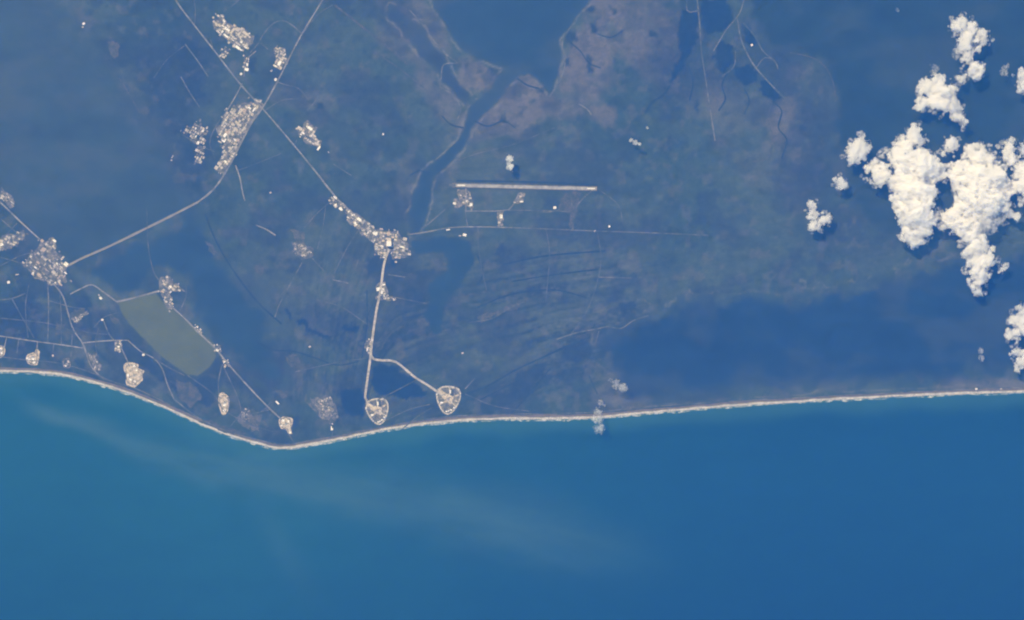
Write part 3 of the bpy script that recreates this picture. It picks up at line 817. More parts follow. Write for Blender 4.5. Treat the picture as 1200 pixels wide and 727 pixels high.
def cluster(poly, n, ang, smin, smax, pal, where, seed, gap=0.0):
    r = random.Random(seed)
    xs = [p[0] for p in poly]; ys = [p[1] for p in poly]
    # paved blocks between the streets
    a = math.radians(ang); ca, sa = math.cos(a), math.sin(a)
    mx, my = sum(xs) / len(xs), sum(ys) / len(ys)
    zl[0] += 0.05
    if n > 3 and seed != 7: sheet('town_ground', rough([(mx + (px_ - mx) * 1.06, my + (py_ - my) * 1.06) for px_, py_ in poly], 1.2, 5.0, seed, False), zl[0], M['town'])
    bm = bmesh.new()
    cell = 3.6 if len(poly) > 5 else 2.6
    K = int(70 / cell)
    zl[0] += 0.1
    for iu in range(-K, K):
        for iv in range(-K, K):
            jit = 0.9
            u, v_ = iu * cell, iv * cell * 0.8
            x, y = mx + u * ca + v_ * sa, my - u * sa + v_ * ca
            x += r.uniform(-.3, .3); y += r.uniform(-.3, .3)
            edge = 1.0 if r.random() < 0.7 else (0.8 if r.random() < .6 else 1.25)
            if not inside(poly, mx + (x - mx) * edge, my + (y - my) * edge) or r.random() < 0.06: continue
            w, d = cell * r.uniform(0.6, 0.97), cell * 0.8 * r.uniform(0.6, 0.97)
            vs = []
            for sx, sy in ((-1, -1), (1, -1), (1, 1), (-1, 1)):
                q = P(x + sx * w / 2 * ca + sy * d / 2 * sa, y - sx * w / 2 * sa + sy * d / 2 * ca)
                vs.append(bm.verts.new((q.x, q.y, zl[0])))
            f = bm.faces.new(vs)
            f.material_index = r.choice((0, 0, 1, 1, 2, 3) if 'white' in pal[:2] else (0, 0, 1, 3, 3, 0))
    me = bm_mesh(bm, 'paved_blocks', ['lot', 'lotw', 'sandlot', 'yard'])
    for f in me.polygons: pass
    tag(link('paved_blocks', me, ()), kind='structure')
    done = []
    tries = 0
    n = int(n * 1.25)
    while len(done) < n and tries < 4000:
        tries += 1
        x, y = r.uniform(min(xs) - 2, max(xs) + 2), r.uniform(min(ys) - 2, max(ys) + 2)
        w = smin * .5 + (smax * 1.25 - smin * .5) * r.random() ** 1.6; d = w * r.uniform(0.32, 0.95)
        q = 0.82 if r.random() < 0.25 else 1.0
        if not inside(poly, mx + (x - mx) * q, my + (y - my) * q): continue
        if any(math.hypot(x - a, y - b) < (w + ww) * 0.42 + gap for a, b, ww in done): continue
        done.append((x, y, w))
        k = r.choice((0, 0, 1, 2, 2, 3)); roof = r.choice(pal)
        put_building(x, y, w, d, ang + r.choice((0, 0, 90)), k, roof, f'small {CW[roof]} {KW[k]} {where}', f'{CW[roof]} {KW[k]} {where}')


WW = ['white', 'white', 'cream', 'cream', 'grey']
MIX = ['white', 'cream', 'tan', 'grey', 'grey', 'cream']
cluster([(252, 24), (260, 17), (266, 28), (281, 34), (297, 44), (295, 54), (286, 58), (274, 52), (262, 44), (250, 35)], 26, -38, 3.0, 6.0, ['white', 'white', 'white', 'cream', 'cream'], 'in the northernmost complex by the top road', 1)
cluster([(258, 58), (270, 56), (267, 68), (259, 68)], 3, -30, 2.5, 4, ['cream', 'tan'], 'just below the top complex', 2)
cluster([(286, 66), (292, 66), (290, 82), (285, 82)], 2, 80, 3.2, 4.5, ['white'], 'between the top complex and the road', 3)
cluster([(322, 56), (334, 58), (335, 70), (328, 81), (322, 78)], 8, 60, 2.4, 4.6, WW, 'in the small complex beside the loop road', 4)
cluster([(300, 118), (304, 126), (290, 146), (284, 163), (272, 184), (262, 202), (255, 198), (262, 168), (256, 152), (266, 131), (280, 126)], 48, 58, 2.6, 5.0, MIX + ['white', 'cream'], 'in the long industrial strip', 5)
cluster([(351, 152), (362, 143), (371, 152), (368, 160), (378, 168), (374, 174), (360, 166), (350, 160)], 9, -35, 3.0, 5.6, ['white', 'white', 'cream'], 'in the bright compound right of the diagonal road', 6)
cluster([(214, 156), (230, 144), (244, 152), (240, 172), (235, 192), (228, 192), (230, 172)], 12, 60, 1.8, 3.0, ['white', 'grey', 'cream'], 'among scattered plots left of the industrial strip', 7)
cluster([(48, 283), (64, 281), (66, 296), (76, 310), (78, 326), (68, 332), (56, 331), (40, 324), (26, 308), (32, 303), (40, 298)], 44, -40, 2.4, 4.2, ['cream', 'cream', 'tan', 'grey', 'white'], 'in the street grid at the causeway landing', 8)
cluster([(-10, 286), (6, 278), (28, 272), (28, 280), (14, 290), (-10, 300)], 9, -20, 2.4, 4.0, ['grey', 'cream', 'tan'], 'in the loose rows at the left edge', 9)
cluster([(2, 222), (14, 231), (18, 240), (12, 242), (0, 232)], 4, -40, 2.0, 3.2, ['grey', 'cream'], 'along the road at the far left', 10)
cluster([(385, 233), (394, 232), (404, 241), (398, 246), (388, 240)], 5, -38, 2.6, 4.2, ['white', 'white', 'cream'], 'at the head of the diagonal row', 11)
cluster([(404, 246), (414, 250), (428, 260), (440, 268), (438, 284), (424, 272), (410, 259)], 14, -38, 2.4, 4.4, WW, 'in the row above the great assembly hall', 12)
cluster([(441, 269), (452, 272), (464, 273), (476, 283), (478, 294), (470, 303), (463, 304), (456, 294), (450, 302), (440, 298)], 24, -8, 2.4, 4.2, ['white', 'cream', 'cream', 'tan', 'grey', 'white'], 'clustered around the great assembly hall', 13)
cluster([(442, 334), (451, 334), (454, 346), (463, 350), (450, 351), (441, 352)], 6, 10, 2.0, 3.4, ['white', 'white', 'cream'], 'beside the crawlerway below the hall', 14)
cluster([(189, 327), (198, 326), (210, 336), (214, 343), (203, 341), (197, 346), (203, 356), (199, 361), (192, 352), (187, 338)], 14, -40, 2.2, 4.2, ['cream', 'white', 'tan', 'grey'], 'at the upper corner of the silty pond', 15)
cluster([(539, 224), (551, 226), (555, 239), (552, 244), (546, 240), (540, 236)], 6, 0, 2.2, 3.6, ['cream', 'tan', 'white'], 'on the apron under the left runway end', 16)
cluster([(228, 380), (235, 386), (236, 392), (229, 388)], 3, -42, 2.0, 3.2, ['white'], 'beside the pond road upper bend', 17)
cluster([(250, 404), (257, 404), (260, 412), (252, 413)], 3, -42, 2.2, 3.6, ['white'], 'at the right corner of the silty pond', 18)
cluster([(260, 420), (268, 420), (268, 430), (260, 430)], 2, -42, 1.6, 2.4, ['grey', 'white'], 'at the pond road fork', 19)
cluster([(134, 401), (142, 400), (141, 413), (135, 412)], 4, 0, 2.0, 3.2, ['white', 'cream'], 'at the end of the coast spur road', 20)
cluster([(84, 374), (100, 366), (102, 370), (88, 378)], 4, 25, 1.6, 2.4, ['grey', 'cream'], 'on the track inside the southern scrub', 21)
cluster([(104, 414), (112, 416), (116, 434), (110, 432)], 5, 60, 1.6, 2.4, ['grey', 'cream'], 'on the sandy yards behind the southern beach', 22)
cluster([(342, 285), (356, 288), (364, 294), (358, 302), (346, 296)], 5, 30, 1.6, 2.6, ['grey', 'cream'], 'on the isolated clearing in the scrub', 23)
cluster([(283, 482), (292, 480), (292, 496), (284, 496)], 3, 60, 1.5, 2.2, ['grey'], 'on the old yard left of the cape pad', 24)
cluster([(367, 468), (386, 466), (394, 488), (380, 492)], 5, 60, 1.5, 2.2, ['tan', 'grey'], 'on the abandoned clearing between the pads', 25)
cluster([(430, 398), (437, 398), (436, 414), (430, 414)], 4, 80, 1.8, 3.0, ['white', 'cream'], 'at the crawlerway fork', 26)

SINGLE = [
    (98, 28, 3.0, 2.4, 30, 3, 'white', 'lone white stepped block on the far left riverbank'), (97, 32, 2.0, 1.6, 0, 2, 'cream', 'small cream shed below the lone riverbank block'),
    (202, 184, 3.6, 1.6, 60, 2, 'grey', 'grey shed alone left of the industrial strip'), (201, 188, 1.8, 1.4, 0, 0, 'cream', 'tiny cream office next to the lone grey shed'),
    (118, 349.5, 3.4, 2.6, -40, 3, 'white', 'bright white block on the bend of the road above the pond'), (116, 346, 2.0, 1.4, -40, 2, 'cream', 'cream shed on the road bend above the pond'),
    (120, 375, 2.6, 2.0, 0, 0, 'white', 'white office alone left of the silty pond'), (10, 331, 3.0, 3.0, 10, 3, 'white', 'bright white stepped block at the left edge below the street grid'),
    (20, 322, 3.6, 1.4, 10, 2, 'cream', 'cream shed between the street grid and the left edge'), (2, 287, 4.2, 2.6, 20, 0, 'white', 'large white office on the left edge rows'),
    (168, 416, 2.8, 2.4, 0, 3, 'white', 'white block below the lower left pond corner'), (532.5, 238.5, 3.4, 2.6, -20, 3, 'white', 'white block left of the runway apron'),
    (552, 240, 3.2, 3.4, 0, 0, 'white', 'bright white hangar office at the runway apron corner'), (610, 230, 3.0, 2.2, 30, 1, 'cream', 'cream workshop under the runway centre'),
    (611, 236.5, 3.6, 1.8, 0, 2, 'white', 'white shed under the runway centre'), (603, 237.5, 2.0, 1.4, 0, 2, 'cream', 'small cream shed left of the runway centre apron'),
    (587, 254, 3.6, 4.6, 0, 3, 'white', 'tall white block at the end of the taxiway'), (585, 261, 3.0, 2.4, 0, 0, 'cream', 'cream office below the taxiway block'),
    (650, 243.5, 3.4, 3.0, 0, 3, 'white', 'white block alone under the right runway half'), (525, 269.5, 4.0, 1.6, 10, 2, 'white', 'white shed on the road below the runway'),
    (544.5, 275.5, 4.0, 3.0, -15, 0, 'white', 'white office just south of the runway road'), (539, 276.5, 2.4, 1.4, 0, 2, 'cream', 'cream shed beside the white office south of the runway road'),
    (697, 271, 2.6, 1.8, 50, 2, 'grey', 'grey shed at the road right of the runway'), (714, 265.5, 2.0, 2.4, 0, 0, 'white', 'small white office above the right end of the runway road'),
    (696.5, 219, 2.0, 1.4, 0, 1, 'tan', 'tan workshop beside the right runway end'), (386, 392, 0, 0, 0, 0, 'white', ''),
    (323, 93.5, 3.0, 2.4, 60, 0, 'white', 'white office at the junction below the loop road complex'), (318, 83, 2.2, 1.8, 60, 1, 'cream', 'cream workshop over the junction below the loop road'),
    (299, 117, 2.4, 1.8, 58, 2, 'grey', 'grey shed at the top of the industrial strip'), (449, 157.5, 2.2, 1.6, 70, 0, 'white', 'tiny white office alone in the scrub right of the diagonal road'),
    (385, 178.5, 2.2, 1.6, -35, 2, 'grey', 'grey shed below the bright compound'), (317, 226, 2.2, 1.6, 20, 0, 'cream', 'tiny cream office in the scrub right of the causeway bend'),
    (363, 406.5, 2.4, 1.8, 20, 0, 'cream', 'tiny cream office on the marsh edge above the cape'), (389, 502, 2.4, 4.6, 0, 1, 'white', 'white workshop behind the beach left of the first crawlerway pad'),
    (389.5, 497, 1.8, 1.6, 0, 2, 'cream', 'cream shed above the beach workshop'), (62, 417, 1.6, 3.2, 10, 2, 'cream', 'cream shed on the second coastal spur'),
    (76, 428, 2.8, 2.2, 0, 1, 'tan', 'tan workshop on the third coastal spur'), (80, 424, 2.0, 2.8, 20, 0, 'cream', 'cream office on the third coastal spur'),
    (486, 442, 2.6, 2.0, -40, 3, 'tan', 'tan block beside the pad crawlerway bend'), (282.5, 87, 2.6, 2.4, 60, 3, 'white', 'white block at the end of the road under the top complex'),
    (325, 472, 4.6, 2.2, -45, 2, 'white', 'long white hangar on the road to the cape pad'), (318, 476, 0, 0, 0, 0, 'white', ''),
    (1173, 456, 2.2, 1.4, 0, 2, 'cream', 'cream shed on the northern barrier beach'), (1144, 456, 2.4, 2.0, 0, 0, 'white', 'white office on the northern barrier beach'),
    (881, 53, 2.4, 2.2, 30, 0, 'white', 'white pump station between the marsh impoundments'), (542, 414, 2.4, 1.8, 20, 0, 'cream', 'cream office alone in the pale marsh above the second pad'),
    (158, 240, 0, 0, 0, 0, 'white', ''),
]
for (x, y, w, d, a, k, rf, lb) in SINGLE:
    if w: put_building(x, y, w, d, a, k, rf, lb)

# ------------------------------------------------------------------ the great assembly hall
def empty(name, px, py, z=5.0, ang=0):
    o = bpy.data.objects.new(name, None)
    COL.objects.link(o)
    o.location = P(px, py); o.location.z = z
    o.rotation_euler.z = math.radians(ang)
    return o


def part(name, parent, m, build):
    bm = bmesh.new(); build(bm)
    me = bm_mesh(bm, name, [m] if isinstance(m, str) else m)
    return link(name, me, (), parent)


hall = tag(empty('assembly_hall', 456, 286, 5, 0), 'huge pale assembly hall with high bay and lower wing at the crawlerway head', 'hall')
hb_ = part('high_bay', hall, ['wall', 'white'], lambda b: box(b, 0, 0, 0, 158, 158, 160, 0, 0, 1))
lb_ = part('low_bay', hall, ['wall', 'cream'], lambda b: (box(b, 0, 123, 0, 134, 84, 64, 0, 0, 1)))
for sx in (-40, 40):
    part('bay_door', hb_, 'dark', lambda b: box(b, sx, -80.5, 0, 22, 3, 139))
    part('bay_door', hb_, 'dark', lambda b: box(b, -80.5 if sx < 0 else 80.5, 20, 0, 3, 22, 139))


def roofu(b):
    for i in range(4):
        for j in range(3): box(b, -48 + i * 32, -40 + j * 40, 160, 9, 12, 5)


part('roof_plant', hb_, 'grey', roofu)
part('control_wing', hall, ['wall', 'grey'], lambda b: (box(b, 130, -30, 0, 60, 115, 22, 0, 0, 1), box(b, 170, -30, 0, 20, 60, 16, 0, 0, 1)))


# ------------------------------------------------------------------ launch pads
def sphere_bm(b, x, y, z, r):
    g_ = bmesh.ops.create_icosphere(b, subdivisions=2, radius=r)
    bmesh.ops.translate(b, verts=g_['verts'], vec=(x, y, z))


def pad_teardrop(px, py, k, rot, label, tip=1.0, mirror=1):
    """octagonal-teardrop pad seen in the close view: k = half width in photo pixels"""
    o = tag(empty('launch_pad', px, py, 5.0, 0), label, 'launch pad')
    cr, sr = math.cos(math.radians(rot)), math.sin(math.radians(rot))

    def L(u, v):             # local pad coords (unit = half width, v down in the photo) -> photo px
        u *= mirror
        return (px + k * (u * cr - v * sr), py + k * (u * sr + v * cr))
    org = P(px, py)
    ring = [(-0.62, -0.88), (-0.2, -1.0), (0.3, -0.98), (0.78, -0.84), (0.98, -0.5), (0.97, -0.05), (0.80, 0.45), (0.52, 0.95), (0.18, 1.22), (-0.08, 1.24), (-0.42, 0.98), (-0.72, 0.5), (-0.90, 0.0), (-0.92, -0.42)]
    out = [L(*p) for p in ring]
    ap = sheet('apron', rough(out, 1.0, 1.3, int(px)), 0.5, M['apron'], o, None, org)
    link('perimeter_road', ribbon_mesh(out, k * 0.13, 1.0, 1.5, True, 0.4, 3, org), M['lotw'], o)
    # brownish burnt sector
    sheet('bare_sector', rough([L(-0.05, -0.75), L(0.35, -0.8), L(0.6, -0.55), L(0.45, -0.2), L(0.1, -0.25)], 1.0, 0.3, 5), 0.9, M['dirt'], o, None, org)
    for i, (a, b_, w, mm) in enumerate([((0.1, -0.05), (0.85, -0.38), .13, 'sandlot'), ((0.1, 0.05), (-0.75, 0.55), .12, 'sandlot'), ((0.2, 0.2), (0.75, 0.6), .09, 'lotw'),
                                        ((0.1, -0.2), (0.08, -0.95), .12, 'lotw'), ((0.55, 0.1), (0.9, 0.2), .08, 'lotw'), ((-0.3, 0.0), (-0.88, 0.1), .09, 'lot'),
                                        ((0.2, 0.25), (0.1, 1.0), .09, 'lot'), ((0.5, -0.2), (0.5, -0.85), .07, 'lot')]):
        link('service_road', ribbon_mesh([L(*a), L(*b_)], k * w, 1.5 + i * 0.2, 2, False, 0, 0, org), M[mm], o)
    sheet('hardstand', rough([L(-0.95, -0.75), L(-0.75, -0.82), L(0.0, -0.28), L(0.42, -0.16), L(0.45, 0.0), L(0.2, 0.12), L(0.34, 0.42), L(0.18, 0.5), L(0.05, 0.3), L(-0.2, 0.32), L(-0.25, 0.12), L(-0.5, -0.1)], .8, 0.3, 9, False), 3.4, M['sandlot'], o, None, org)
    # raised mound with its crawlerway ramp
    bm = bmesh.new()
    top = [L(-0.12, -0.18), L(0.24, -0.12), L(0.24, 0.14), L(-0.08, 0.16)]
    bot = [L(-0.72, -0.62), L(0.38, -0.22), L(0.36, 0.26), L(-0.16, 0.28)]
    vb = [bm.verts.new((P(*q).x - org.x, P(*q).y - org.y, 3.6)) for q in bot]
    vt = [bm.verts.new((P(*q).x - org.x, P(*q).y - org.y, 16)) for q in top]
    bm.faces.new(vt)
    for i in range(4): bm.faces.new([vb[i], vb[(i + 1) % 4], vt[(i + 1) % 4], vt[i]])
    link('pad_mound', bm_mesh(bm, 'pad_mound', ['sandlot']), (), o)
    c = P(*L(0.08, -0.01)) - org
    part('flame_trench', o, 'dark', lambda b: box(b, c.x, c.y, 16.05, 20, 130, .6, -rot))

    def tower(b):
        for sx in (-8, 8):
            for sy in (-8, 8): box(b, c.x - 60 + sx, c.y + sy, 16, 3, 3, 95)
        for i in range(8): box(b, c.x - 60, c.y, 20 + i * 12, 22, 22, 1.5)
        box(b, c.x - 40, c.y, 80, 26, 5, 5)
    part('service_tower', o, 'steel', tower)
    for u, v, r in ((0.12, 1.0, 26), (0.55, 0.72, 32), (-0.95, -0.3, 26)):
        q = P(*L(u, v)) - org

        def tank(b):
            sphere_bm(b, q.x, q.y, r + 4, r)
            for a in range(6): box(b, q.x + r * .8 * math.cos(a), q.y + r * .8 * math.sin(a), 0.6, 3, 3, r)
        part('storage_tank', o, 'white', tank)
    for u, v, w, d in ((-0.5, 0.35, 90, 50), (-0.05, 1.05, 60, 40), (0.3, 0.9, 70, 40), (0.15, -0.6, 40, 110)):
        q = P(*L(u, v)) - org
        part('support_building', o, ['wall', 'white'], lambda b: (box(b, q.x, q.y, 0.6, w, d, 10, -rot, 0, 1), box(b, q.x + 5, q.y + 3, 10.6, w * .3, d * .3, 4, -rot, 0, 1)))
    return o


pad_teardrop(442, 481, 13.2, -8, 'teardrop launch pad with ring road at the end of the straight crawlerway')
pad_teardrop(525, 467.5, 14.2, 4, 'teardrop launch pad with ring road at the end of the bent right-hand crawlerway')


def pad_round(px, py, outline, m, label, bl, seed):
    """older cleared launch pad: sandy yard, ring track, concrete deck, tower and sheds"""
    o = tag(empty('launch_pad', px, py, 5.0), label, 'launch pad')
    org = P(px, py)
    pts = [(px + a, py + b) for a, b in outline]
    sheet('yard', rough(pts, 1.0, 3.0, seed), 0.6, M[m], o, None, org)
    ins = [(px + a * .82, py + b * .82) for a, b in outline]
    link('ring_track', ribbon_mesh(ins, 1.0, 1.0, 1.5, True, .2, seed, org), M['lot'], o)
    part('pad_deck', o, 'concrete', lambda b: box(b, 10, -10, 0.7, 95, 80, 6, 20))

    def tw(b):
        for sx in (-6, 6):
            for sy in (-6, 6): box(b, sx, sy + 40, 0.7, 2.5, 2.5, 70)
        for i in range(6): box(b, 0, 40, 10 + 11 * i, 16, 16, 1.2)
    part('service_tower', o, 'steel', tw)
    r = random.Random(seed)
    for (a, b_, w, d) in bl:
        an = r.uniform(-30, 30)
        part('support_building', o, ['wall', r.choice(['white', 'white', 'cream'])], lambda b: (box(b, a * PX, -b_ * PX, 0.7, w * PX, d * PX, 10, an, 0, 1), box(b, a * PX, -b_ * PX, 10.7, w * 8, d * 8, 4, an, 0, 1)))
    return o


pad_round(157, 440, [(-11, -12), (-4, -15), (4, -13), (7, -8), (12, -4), (11, 4), (5, 9), (0, 14), (-6, 12), (-10, 8), (-11, 0)], 'sandlot', 'broad round sandy launch pad right behind the left beach',
          [(-5, -8, 3, 2), (3, -6, 2.5, 2), (5, 1, 3, 2), (-4, 5, 3, 2), (1, 7, 2, 1.6), (-7, 0, 2, 3), (0, -11, 2, 2), (7, -2, 2, 1.6)], 61)
pad_round(38, 419, [(-7, 0), (-3, -4), (2, -5), (4, -9), (7, -8), (6, 4), (5, 9), (-2, 9), (-6, 6)], 'sandlot', 'small wedge-shaped sandy launch pad on the first coastal spur', [(-4, 3, 3, 2.4), (1, 2, 3, 2), (2, 6, 2.6, 2), (-6, 1, 2.4, 1.6)], 62)
pad_round(1, 411, [(-6, -4), (3, -5), (4, 2), (1, 8), (-6, 8)], 'sandlot', 'cream launch pad cut by the left frame edge', [(0, -2, 3, 2.4), (1, 3, 2, 2)], 63)
pad_round(263, 472, [(-6, -9), (-1, -10), (4, -8), (6, -1), (5, 6), (2, 12), (-3, 12), (-5, 4), (-7, -2)], 'sandlot', 'narrow upright launch pad inside the scrub above the curving beach', [(-5, -8, 3, 2), (1, -4, 3, 2), (0, 3, 3, 2.4), (0, 9, 3.6, 2.6), (3, -7, 2, 1.6)], 64)
pad_round(335, 497, [(-8, -5), (-2, -9), (5, -7), (7, -2), (7, 5), (8, 12), (4, 12), (2, 8), (-3, 7), (-7, 1)], 'sandlot', 'launch pad on the point of the cape at the end of the long straight road', [(-3, -4, 3, 2.4), (3, -3, 2, 3), (4, 5, 2.6, 2), (-5, 2, 2, 1.6), (5, 10, 2.4, 2)], 65)
pad_round(78, 427, [(-4, -5), (3, -8), (5, -2), (4, 5), (-4, 4)], 'dirt', 'disused dull launch pad on the third coastal spur', [(-1, 2, 2, 1.4)], 66)

# ------------------------------------------------------------------ clouds
def cloud_mat(name, dens, lo, hi, floor, scale=0.006):
    """white droplets, denser and thinner in billows"""
    m = bpy.data.materials.new(name); m.use_nodes = True
    nt = m.node_tree
    nt.nodes.remove(nt.nodes['Principled BSDF'])
    v = nt.nodes.new('ShaderNodeVolumePrincipled')
    v.inputs['Color'].default_value = (1, 1, 1, 1)
    v.inputs['Absorption Color'].default_value = (1, 1, 1, 1)
    tc = nt.nodes.new('ShaderNodeTexCoord')
    ns = nt.nodes.new('ShaderNodeTexNoise')
    ns.inputs['Scale'].default_value = scale; ns.inputs['Detail'].default_value = 4; ns.inputs['Roughness'].default_value = 0.62
    nt.links.new(tc.outputs['Object'], ns.inputs['Vector'])
    mr = nt.nodes.new('ShaderNodeMapRange'); mr.interpolation_type = 'SMOOTHSTEP'
    mr.inputs[1].default_value = lo; mr.inputs[2].default_value = hi
    mr.inputs[3].default_value = dens * floor; mr.inputs[4].default_value = dens
    nt.links.new(ns.outputs['Fac'], mr.inputs[0])
    nt.links.new(mr.outputs[0], v.inputs['Density'])
    nt.links.new(v.outputs[0], nt.nodes['Material Output'].inputs['Volume'])
    m.cycles.volume_step_rate = 0.18
    return m


CM = cloud_mat('cumulus_cloud', 0.022, 0.38, 0.60, 0.05)
CV = cloud_mat('cloud_veil', 0.016, 0.43, 0.64, 0.0, 0.009)
CT = cloud_mat('thin_cloud', 0.007, 0.42, 0.62, 0.0, 0.009)
t1 = bpy.data.textures.new('puff', 'CLOUDS'); t1.noise_scale = 220; t1.noise_depth = 4
t2 = bpy.data.textures.new('puff_fine', 'CLOUDS'); t2.noise_scale = 70; t2.noise_depth = 4


def cloud(blobs, label, thin=False, seed=0, base=380):
    r = random.Random(seed)
    bm = bmesh.new()
    cx = sum(b[0] for b in blobs) / len(blobs); cy = sum(b[1] for b in blobs) / len(blobs)
    rm = max(b[2] for b in blobs)
    for (x, y, q) in blobs:
        R = q * PX * 1.12
        zc = base + 0.55 * R
        subs = [(0, 0, 0, R)]
        for k in range(12 if q > 3 else 6):
            a = r.uniform(0, 2 * math.pi); e = r.uniform(-0.1, 1.1)
            rr = R * r.uniform(0.16, 0.48)
            dd_ = R * r.uniform(0.65, 1.12)
            subs.append((dd_ * math.cos(a) * math.cos(e), dd_ * math.sin(a) * math.cos(e), dd_ * math.sin(e) * .5, rr))
        if q > 3:
            for k in range(int(q * 0.9)):          # torn fragments round the edge
                a = r.uniform(0, 2 * math.pi); dd_ = R * r.uniform(1.0, 1.45)
                subs.append((dd_ * math.cos(a), dd_ * math.sin(a), r.uniform(-.2, .2) * R, R * r.uniform(0.05, 0.13) + 12))
        c0, cc = P(x, y, zc), P(cx, cy, base)
        for (dx, dy, dz, rr) in subs:
            g_ = bmesh.ops.create_icosphere(bm, subdivisions=3, radius=rr)
            bmesh.ops.scale(bm, vec=(1, 1, 0.8), verts=g_['verts'])
            bmesh.ops.translate(bm, vec=(c0.x - cc.x + dx, c0.y - cc.y + dy, zc - base + dz), verts=g_['verts'])
    me = bpy.data.meshes.new('cloud'); bm.to_mesh(me); bm.free()
    o = link('cloud', me, CT if thin else CM)
    o.location = P(cx, cy, base)
    rmesh = o.modifiers.new('merge', 'REMESH'); rmesh.mode = 'VOXEL'; rmesh.voxel_size = max(8.0, min(22.0, rm * PX / 10))
    big = min(1.0, rm / 8)
    d1 = o.modifiers.new('billow', 'DISPLACE'); d1.texture = t1; d1.strength = 470 * big; d1.mid_level = 0.5; d1.texture_coords = 'GLOBAL'
    d2 = o.modifiers.new('crinkle', 'DISPLACE'); d2.texture = t2; d2.strength = 190 * big; d2.mid_level = 0.5; d2.texture_coords = 'GLOBAL'
    if not thin and rm > 3.4:
        bm = bmesh.new()
        for (x, y, q) in blobs:
            R = q * PX * 1.2
            c0 = P(x, y, base + 0.4 * R)
            for k in range(10):
                a = r.uniform(0, 2 * math.pi); dd_ = R * r.uniform(0.5, 1.65)
                rr = R * r.uniform(0.16, 0.55)
                g_ = bmesh.ops.create_icosphere(bm, subdivisions=2, radius=rr)
                bmesh.ops.scale(bm, vec=(1, 1, 0.4), verts=g_['verts'])
                bmesh.ops.translate(bm, vec=(c0.x - cc.x + dd_ * math.cos(a), c0.y - cc.y + dd_ * math.sin(a), 0.3 * R), verts=g_['verts'])
        me = bpy.data.meshes.new('veil'); bm.to_mesh(me); bm.free()
        vo = link('veil', me, CV, o)
        rv = vo.modifiers.new('merge', 'REMESH'); rv.mode = 'VOXEL'; rv.voxel_size = max(12.0, min(32.0, rm * PX / 8))
        d3 = vo.modifiers.new('billow', 'DISPLACE'); d3.texture = t1; d3.strength = 260 * big; d3.mid_level = 0.5; d3.texture_coords = 'GLOBAL'
    return tag(o, label, 'cloud')


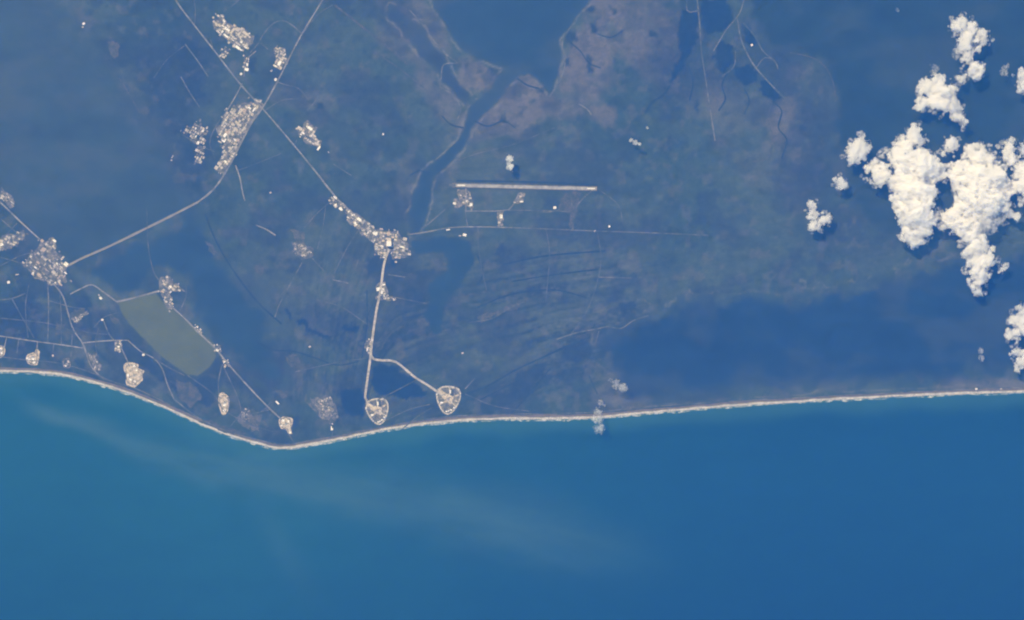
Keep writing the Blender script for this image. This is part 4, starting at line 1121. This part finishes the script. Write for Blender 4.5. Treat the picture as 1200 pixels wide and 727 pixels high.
CL = [
    ([(1126, 30, 8), (1137, 36, 7), (1149, 45, 7), (1131, 51, 8), (1134, 66, 6), (1142, 80, 8), (1148, 84, 4), (1143, 58, 4)], 'tall ragged white cloud hanging near the top right corner, above a small puff', False),
    ([(1120, 66, 3.5), (1119, 60, 2.5)], 'small wisp clinging to the left side of the tall ragged top right cloud', True),
    ([(1128, 94, 5), (1131, 90, 3)], 'small round puff directly under the tall ragged top right cloud', False),
    ([(1087, 102, 8), (1098, 100, 9), (1108, 107, 9), (1093, 116, 9), (1082, 122, 7), (1104, 121, 9), (1117, 125, 6), (1124, 135, 6), (1128, 143, 5)], 'white cloud with a tail to the lower right, second from the top', False),
    ([(1095, 79, 3.5)], 'faint little puff above the cloud with a tail', True),
    ([(1010, 166, 5), (1005, 176, 9), (1000, 184, 6), (1011, 173, 7)], 'compact rounded cloud left of the big central cloud mass', False),
    ([(984, 214, 5), (986, 218, 4)], 'small puff below the compact rounded cloud', False), ([(1009, 206, 2.4)], 'tiny wisp under the compact rounded cloud', True),
    ([(951, 240, 4), (952, 251, 5), (956, 265, 6), (966, 258, 5), (971, 257, 4)], 'leftmost white cloud, shaped like a small hook over the land', False),
    ([(1071, 160, 9), (1057, 168, 6), (1062, 188, 14), (1079, 193, 15), (1093, 199, 10), (1103, 203, 6), (1032, 204, 10), (1021, 196, 5), (1046, 213, 8), (1065, 221, 15), (1079, 229, 15), (1071, 245, 16), (1081, 257, 12), (1065, 267, 9), (1076, 270, 9), (1070, 280, 8)], 'largest bright cloud mass with an arm reaching left', False),
    ([(1137, 178, 6), (1148, 185, 9), (1157, 189, 7), (1126, 196, 9), (1120, 207, 9), (1142, 210, 15), (1159, 207, 14), (1171, 215, 9), (1148, 229, 16), (1164, 237, 13), (1134, 240, 12)], 'big puffy cloud mass right of the largest cloud', False),
    ([(1117, 254, 9), (1126, 265, 11), (1137, 274, 10), (1145, 290, 11), (1153, 303, 10), (1148, 315, 10), (1145, 328, 7), (1146, 342, 5)], 'long trailing cloud running down under the big puffy mass', False),
    ([(1152, 256, 13), (1162, 262, 8), (1172, 258, 7)], 'grey thin veil between the big puffy mass and the long trailing cloud', True),
    ([(1116, 168, 7), (1104, 179, 4), (1109, 174, 4)], 'small curled cloud between the two biggest masses', False), ([(1149, 171, 4)], 'small puff on top of the big puffy mass', False),
    ([(1183, 168, 5), (1181, 180, 7), (1183, 189, 6)], 'small upright cloud near the right edge above the edge bank', False),
    ([(1199, 176, 6), (1197, 199, 8), (1199, 216, 9), (1189, 221, 6), (1206, 205, 10), (1208, 224, 10)], 'cloud bank cut by the right frame edge at mid height of the upper half', False),
    ([(1199, 90, 6), (1198, 103, 4), (1207, 96, 8)], 'cloud cut by the right frame edge, highest of those', False), ([(1177, 85, 4), (1178, 79, 3)], 'faint wisp between the tall ragged cloud and the edge', True),
    ([(1197, 362, 5), (1191, 374, 6), (1188, 392, 6), (1191, 413, 5), (1194, 428, 5), (1203, 380, 8), (1204, 420, 6)], 'ragged vertical cloud on the right edge above the barrier beach', False),
    ([(1180, 400, 3)], 'wisp left of the ragged vertical edge cloud', True), ([(1173, 315, 3.5), (1177, 313, 3)], 'single puff right of the long trailing cloud', False),
    ([(1181, 251, 5), (1190, 254, 4), (1174, 247, 4)], 'thin broken cloud right of the big puffy mass', False), ([(1098, 251, 4), (1104, 265, 4)], 'little broken cloud between the largest mass and the trailing cloud', True),
    ([(597, 187, 3.4), (599, 196, 3.2), (596, 191, 2.6)], 'tiny double puff alone above the runway', False),
    ([(740, 164, 2), (744, 167, 2.8), (749, 169, 2)], 'tiny slanting cloud over the marsh right of the runway', False), ([(758.5, 150, 1.8)], 'tiniest white puff above the slanting marsh cloud', False),
    ([(1051, 12, 2.2)], 'tiny faint puff near the top edge left of the tall ragged cloud', True),
    ([(704.6, 474, 3), (702, 484, 4), (700.5, 492, 5), (702, 502, 4.6)], 'thin upright wisp lying across the beach', True), ([(715.6, 446, 3), (722, 450, 4), (729, 453, 4.4), (733, 455, 3)], 'thin slanting wisp inland of the beach wisp', True),
    ([(1150, 420, 3), (1149, 412, 2.4)], 'faint wisp over the lagoon left of the edge cloud', True),
]
for i, (b, lb, th) in enumerate(CL):
    cloud(b, lb, th, 200 + i)

# ------------------------------------------------------------------ air
bm = bmesh.new()
box(bm, 0, 0, -1.0, 330000, 330000, CAM_H + 500)
bm.faces.new([v for v in bm.verts if v.co.z < 0][:4])
bmesh.ops.recalc_face_normals(bm, faces=bm.faces)
me = bpy.data.meshes.new('haze'); bm.to_mesh(me); bm.free()
hm = bpy.data.materials.new('haze_air'); hm.use_nodes = True
nt = hm.node_tree
nt.nodes.remove(nt.nodes['Principled BSDF'])
v = nt.nodes.new('ShaderNodeVolumePrincipled')
v.inputs['Color'].default_value = HAZE_COLOR
v.inputs['Absorption Color'].default_value = (1, 1, 1, 1)
v.inputs['Density'].default_value = HAZE_DENSITY
nt.links.new(v.outputs[0], nt.nodes['Material Output'].inputs['Volume'])
tag(link('haze', me, hm), kind='stuff')
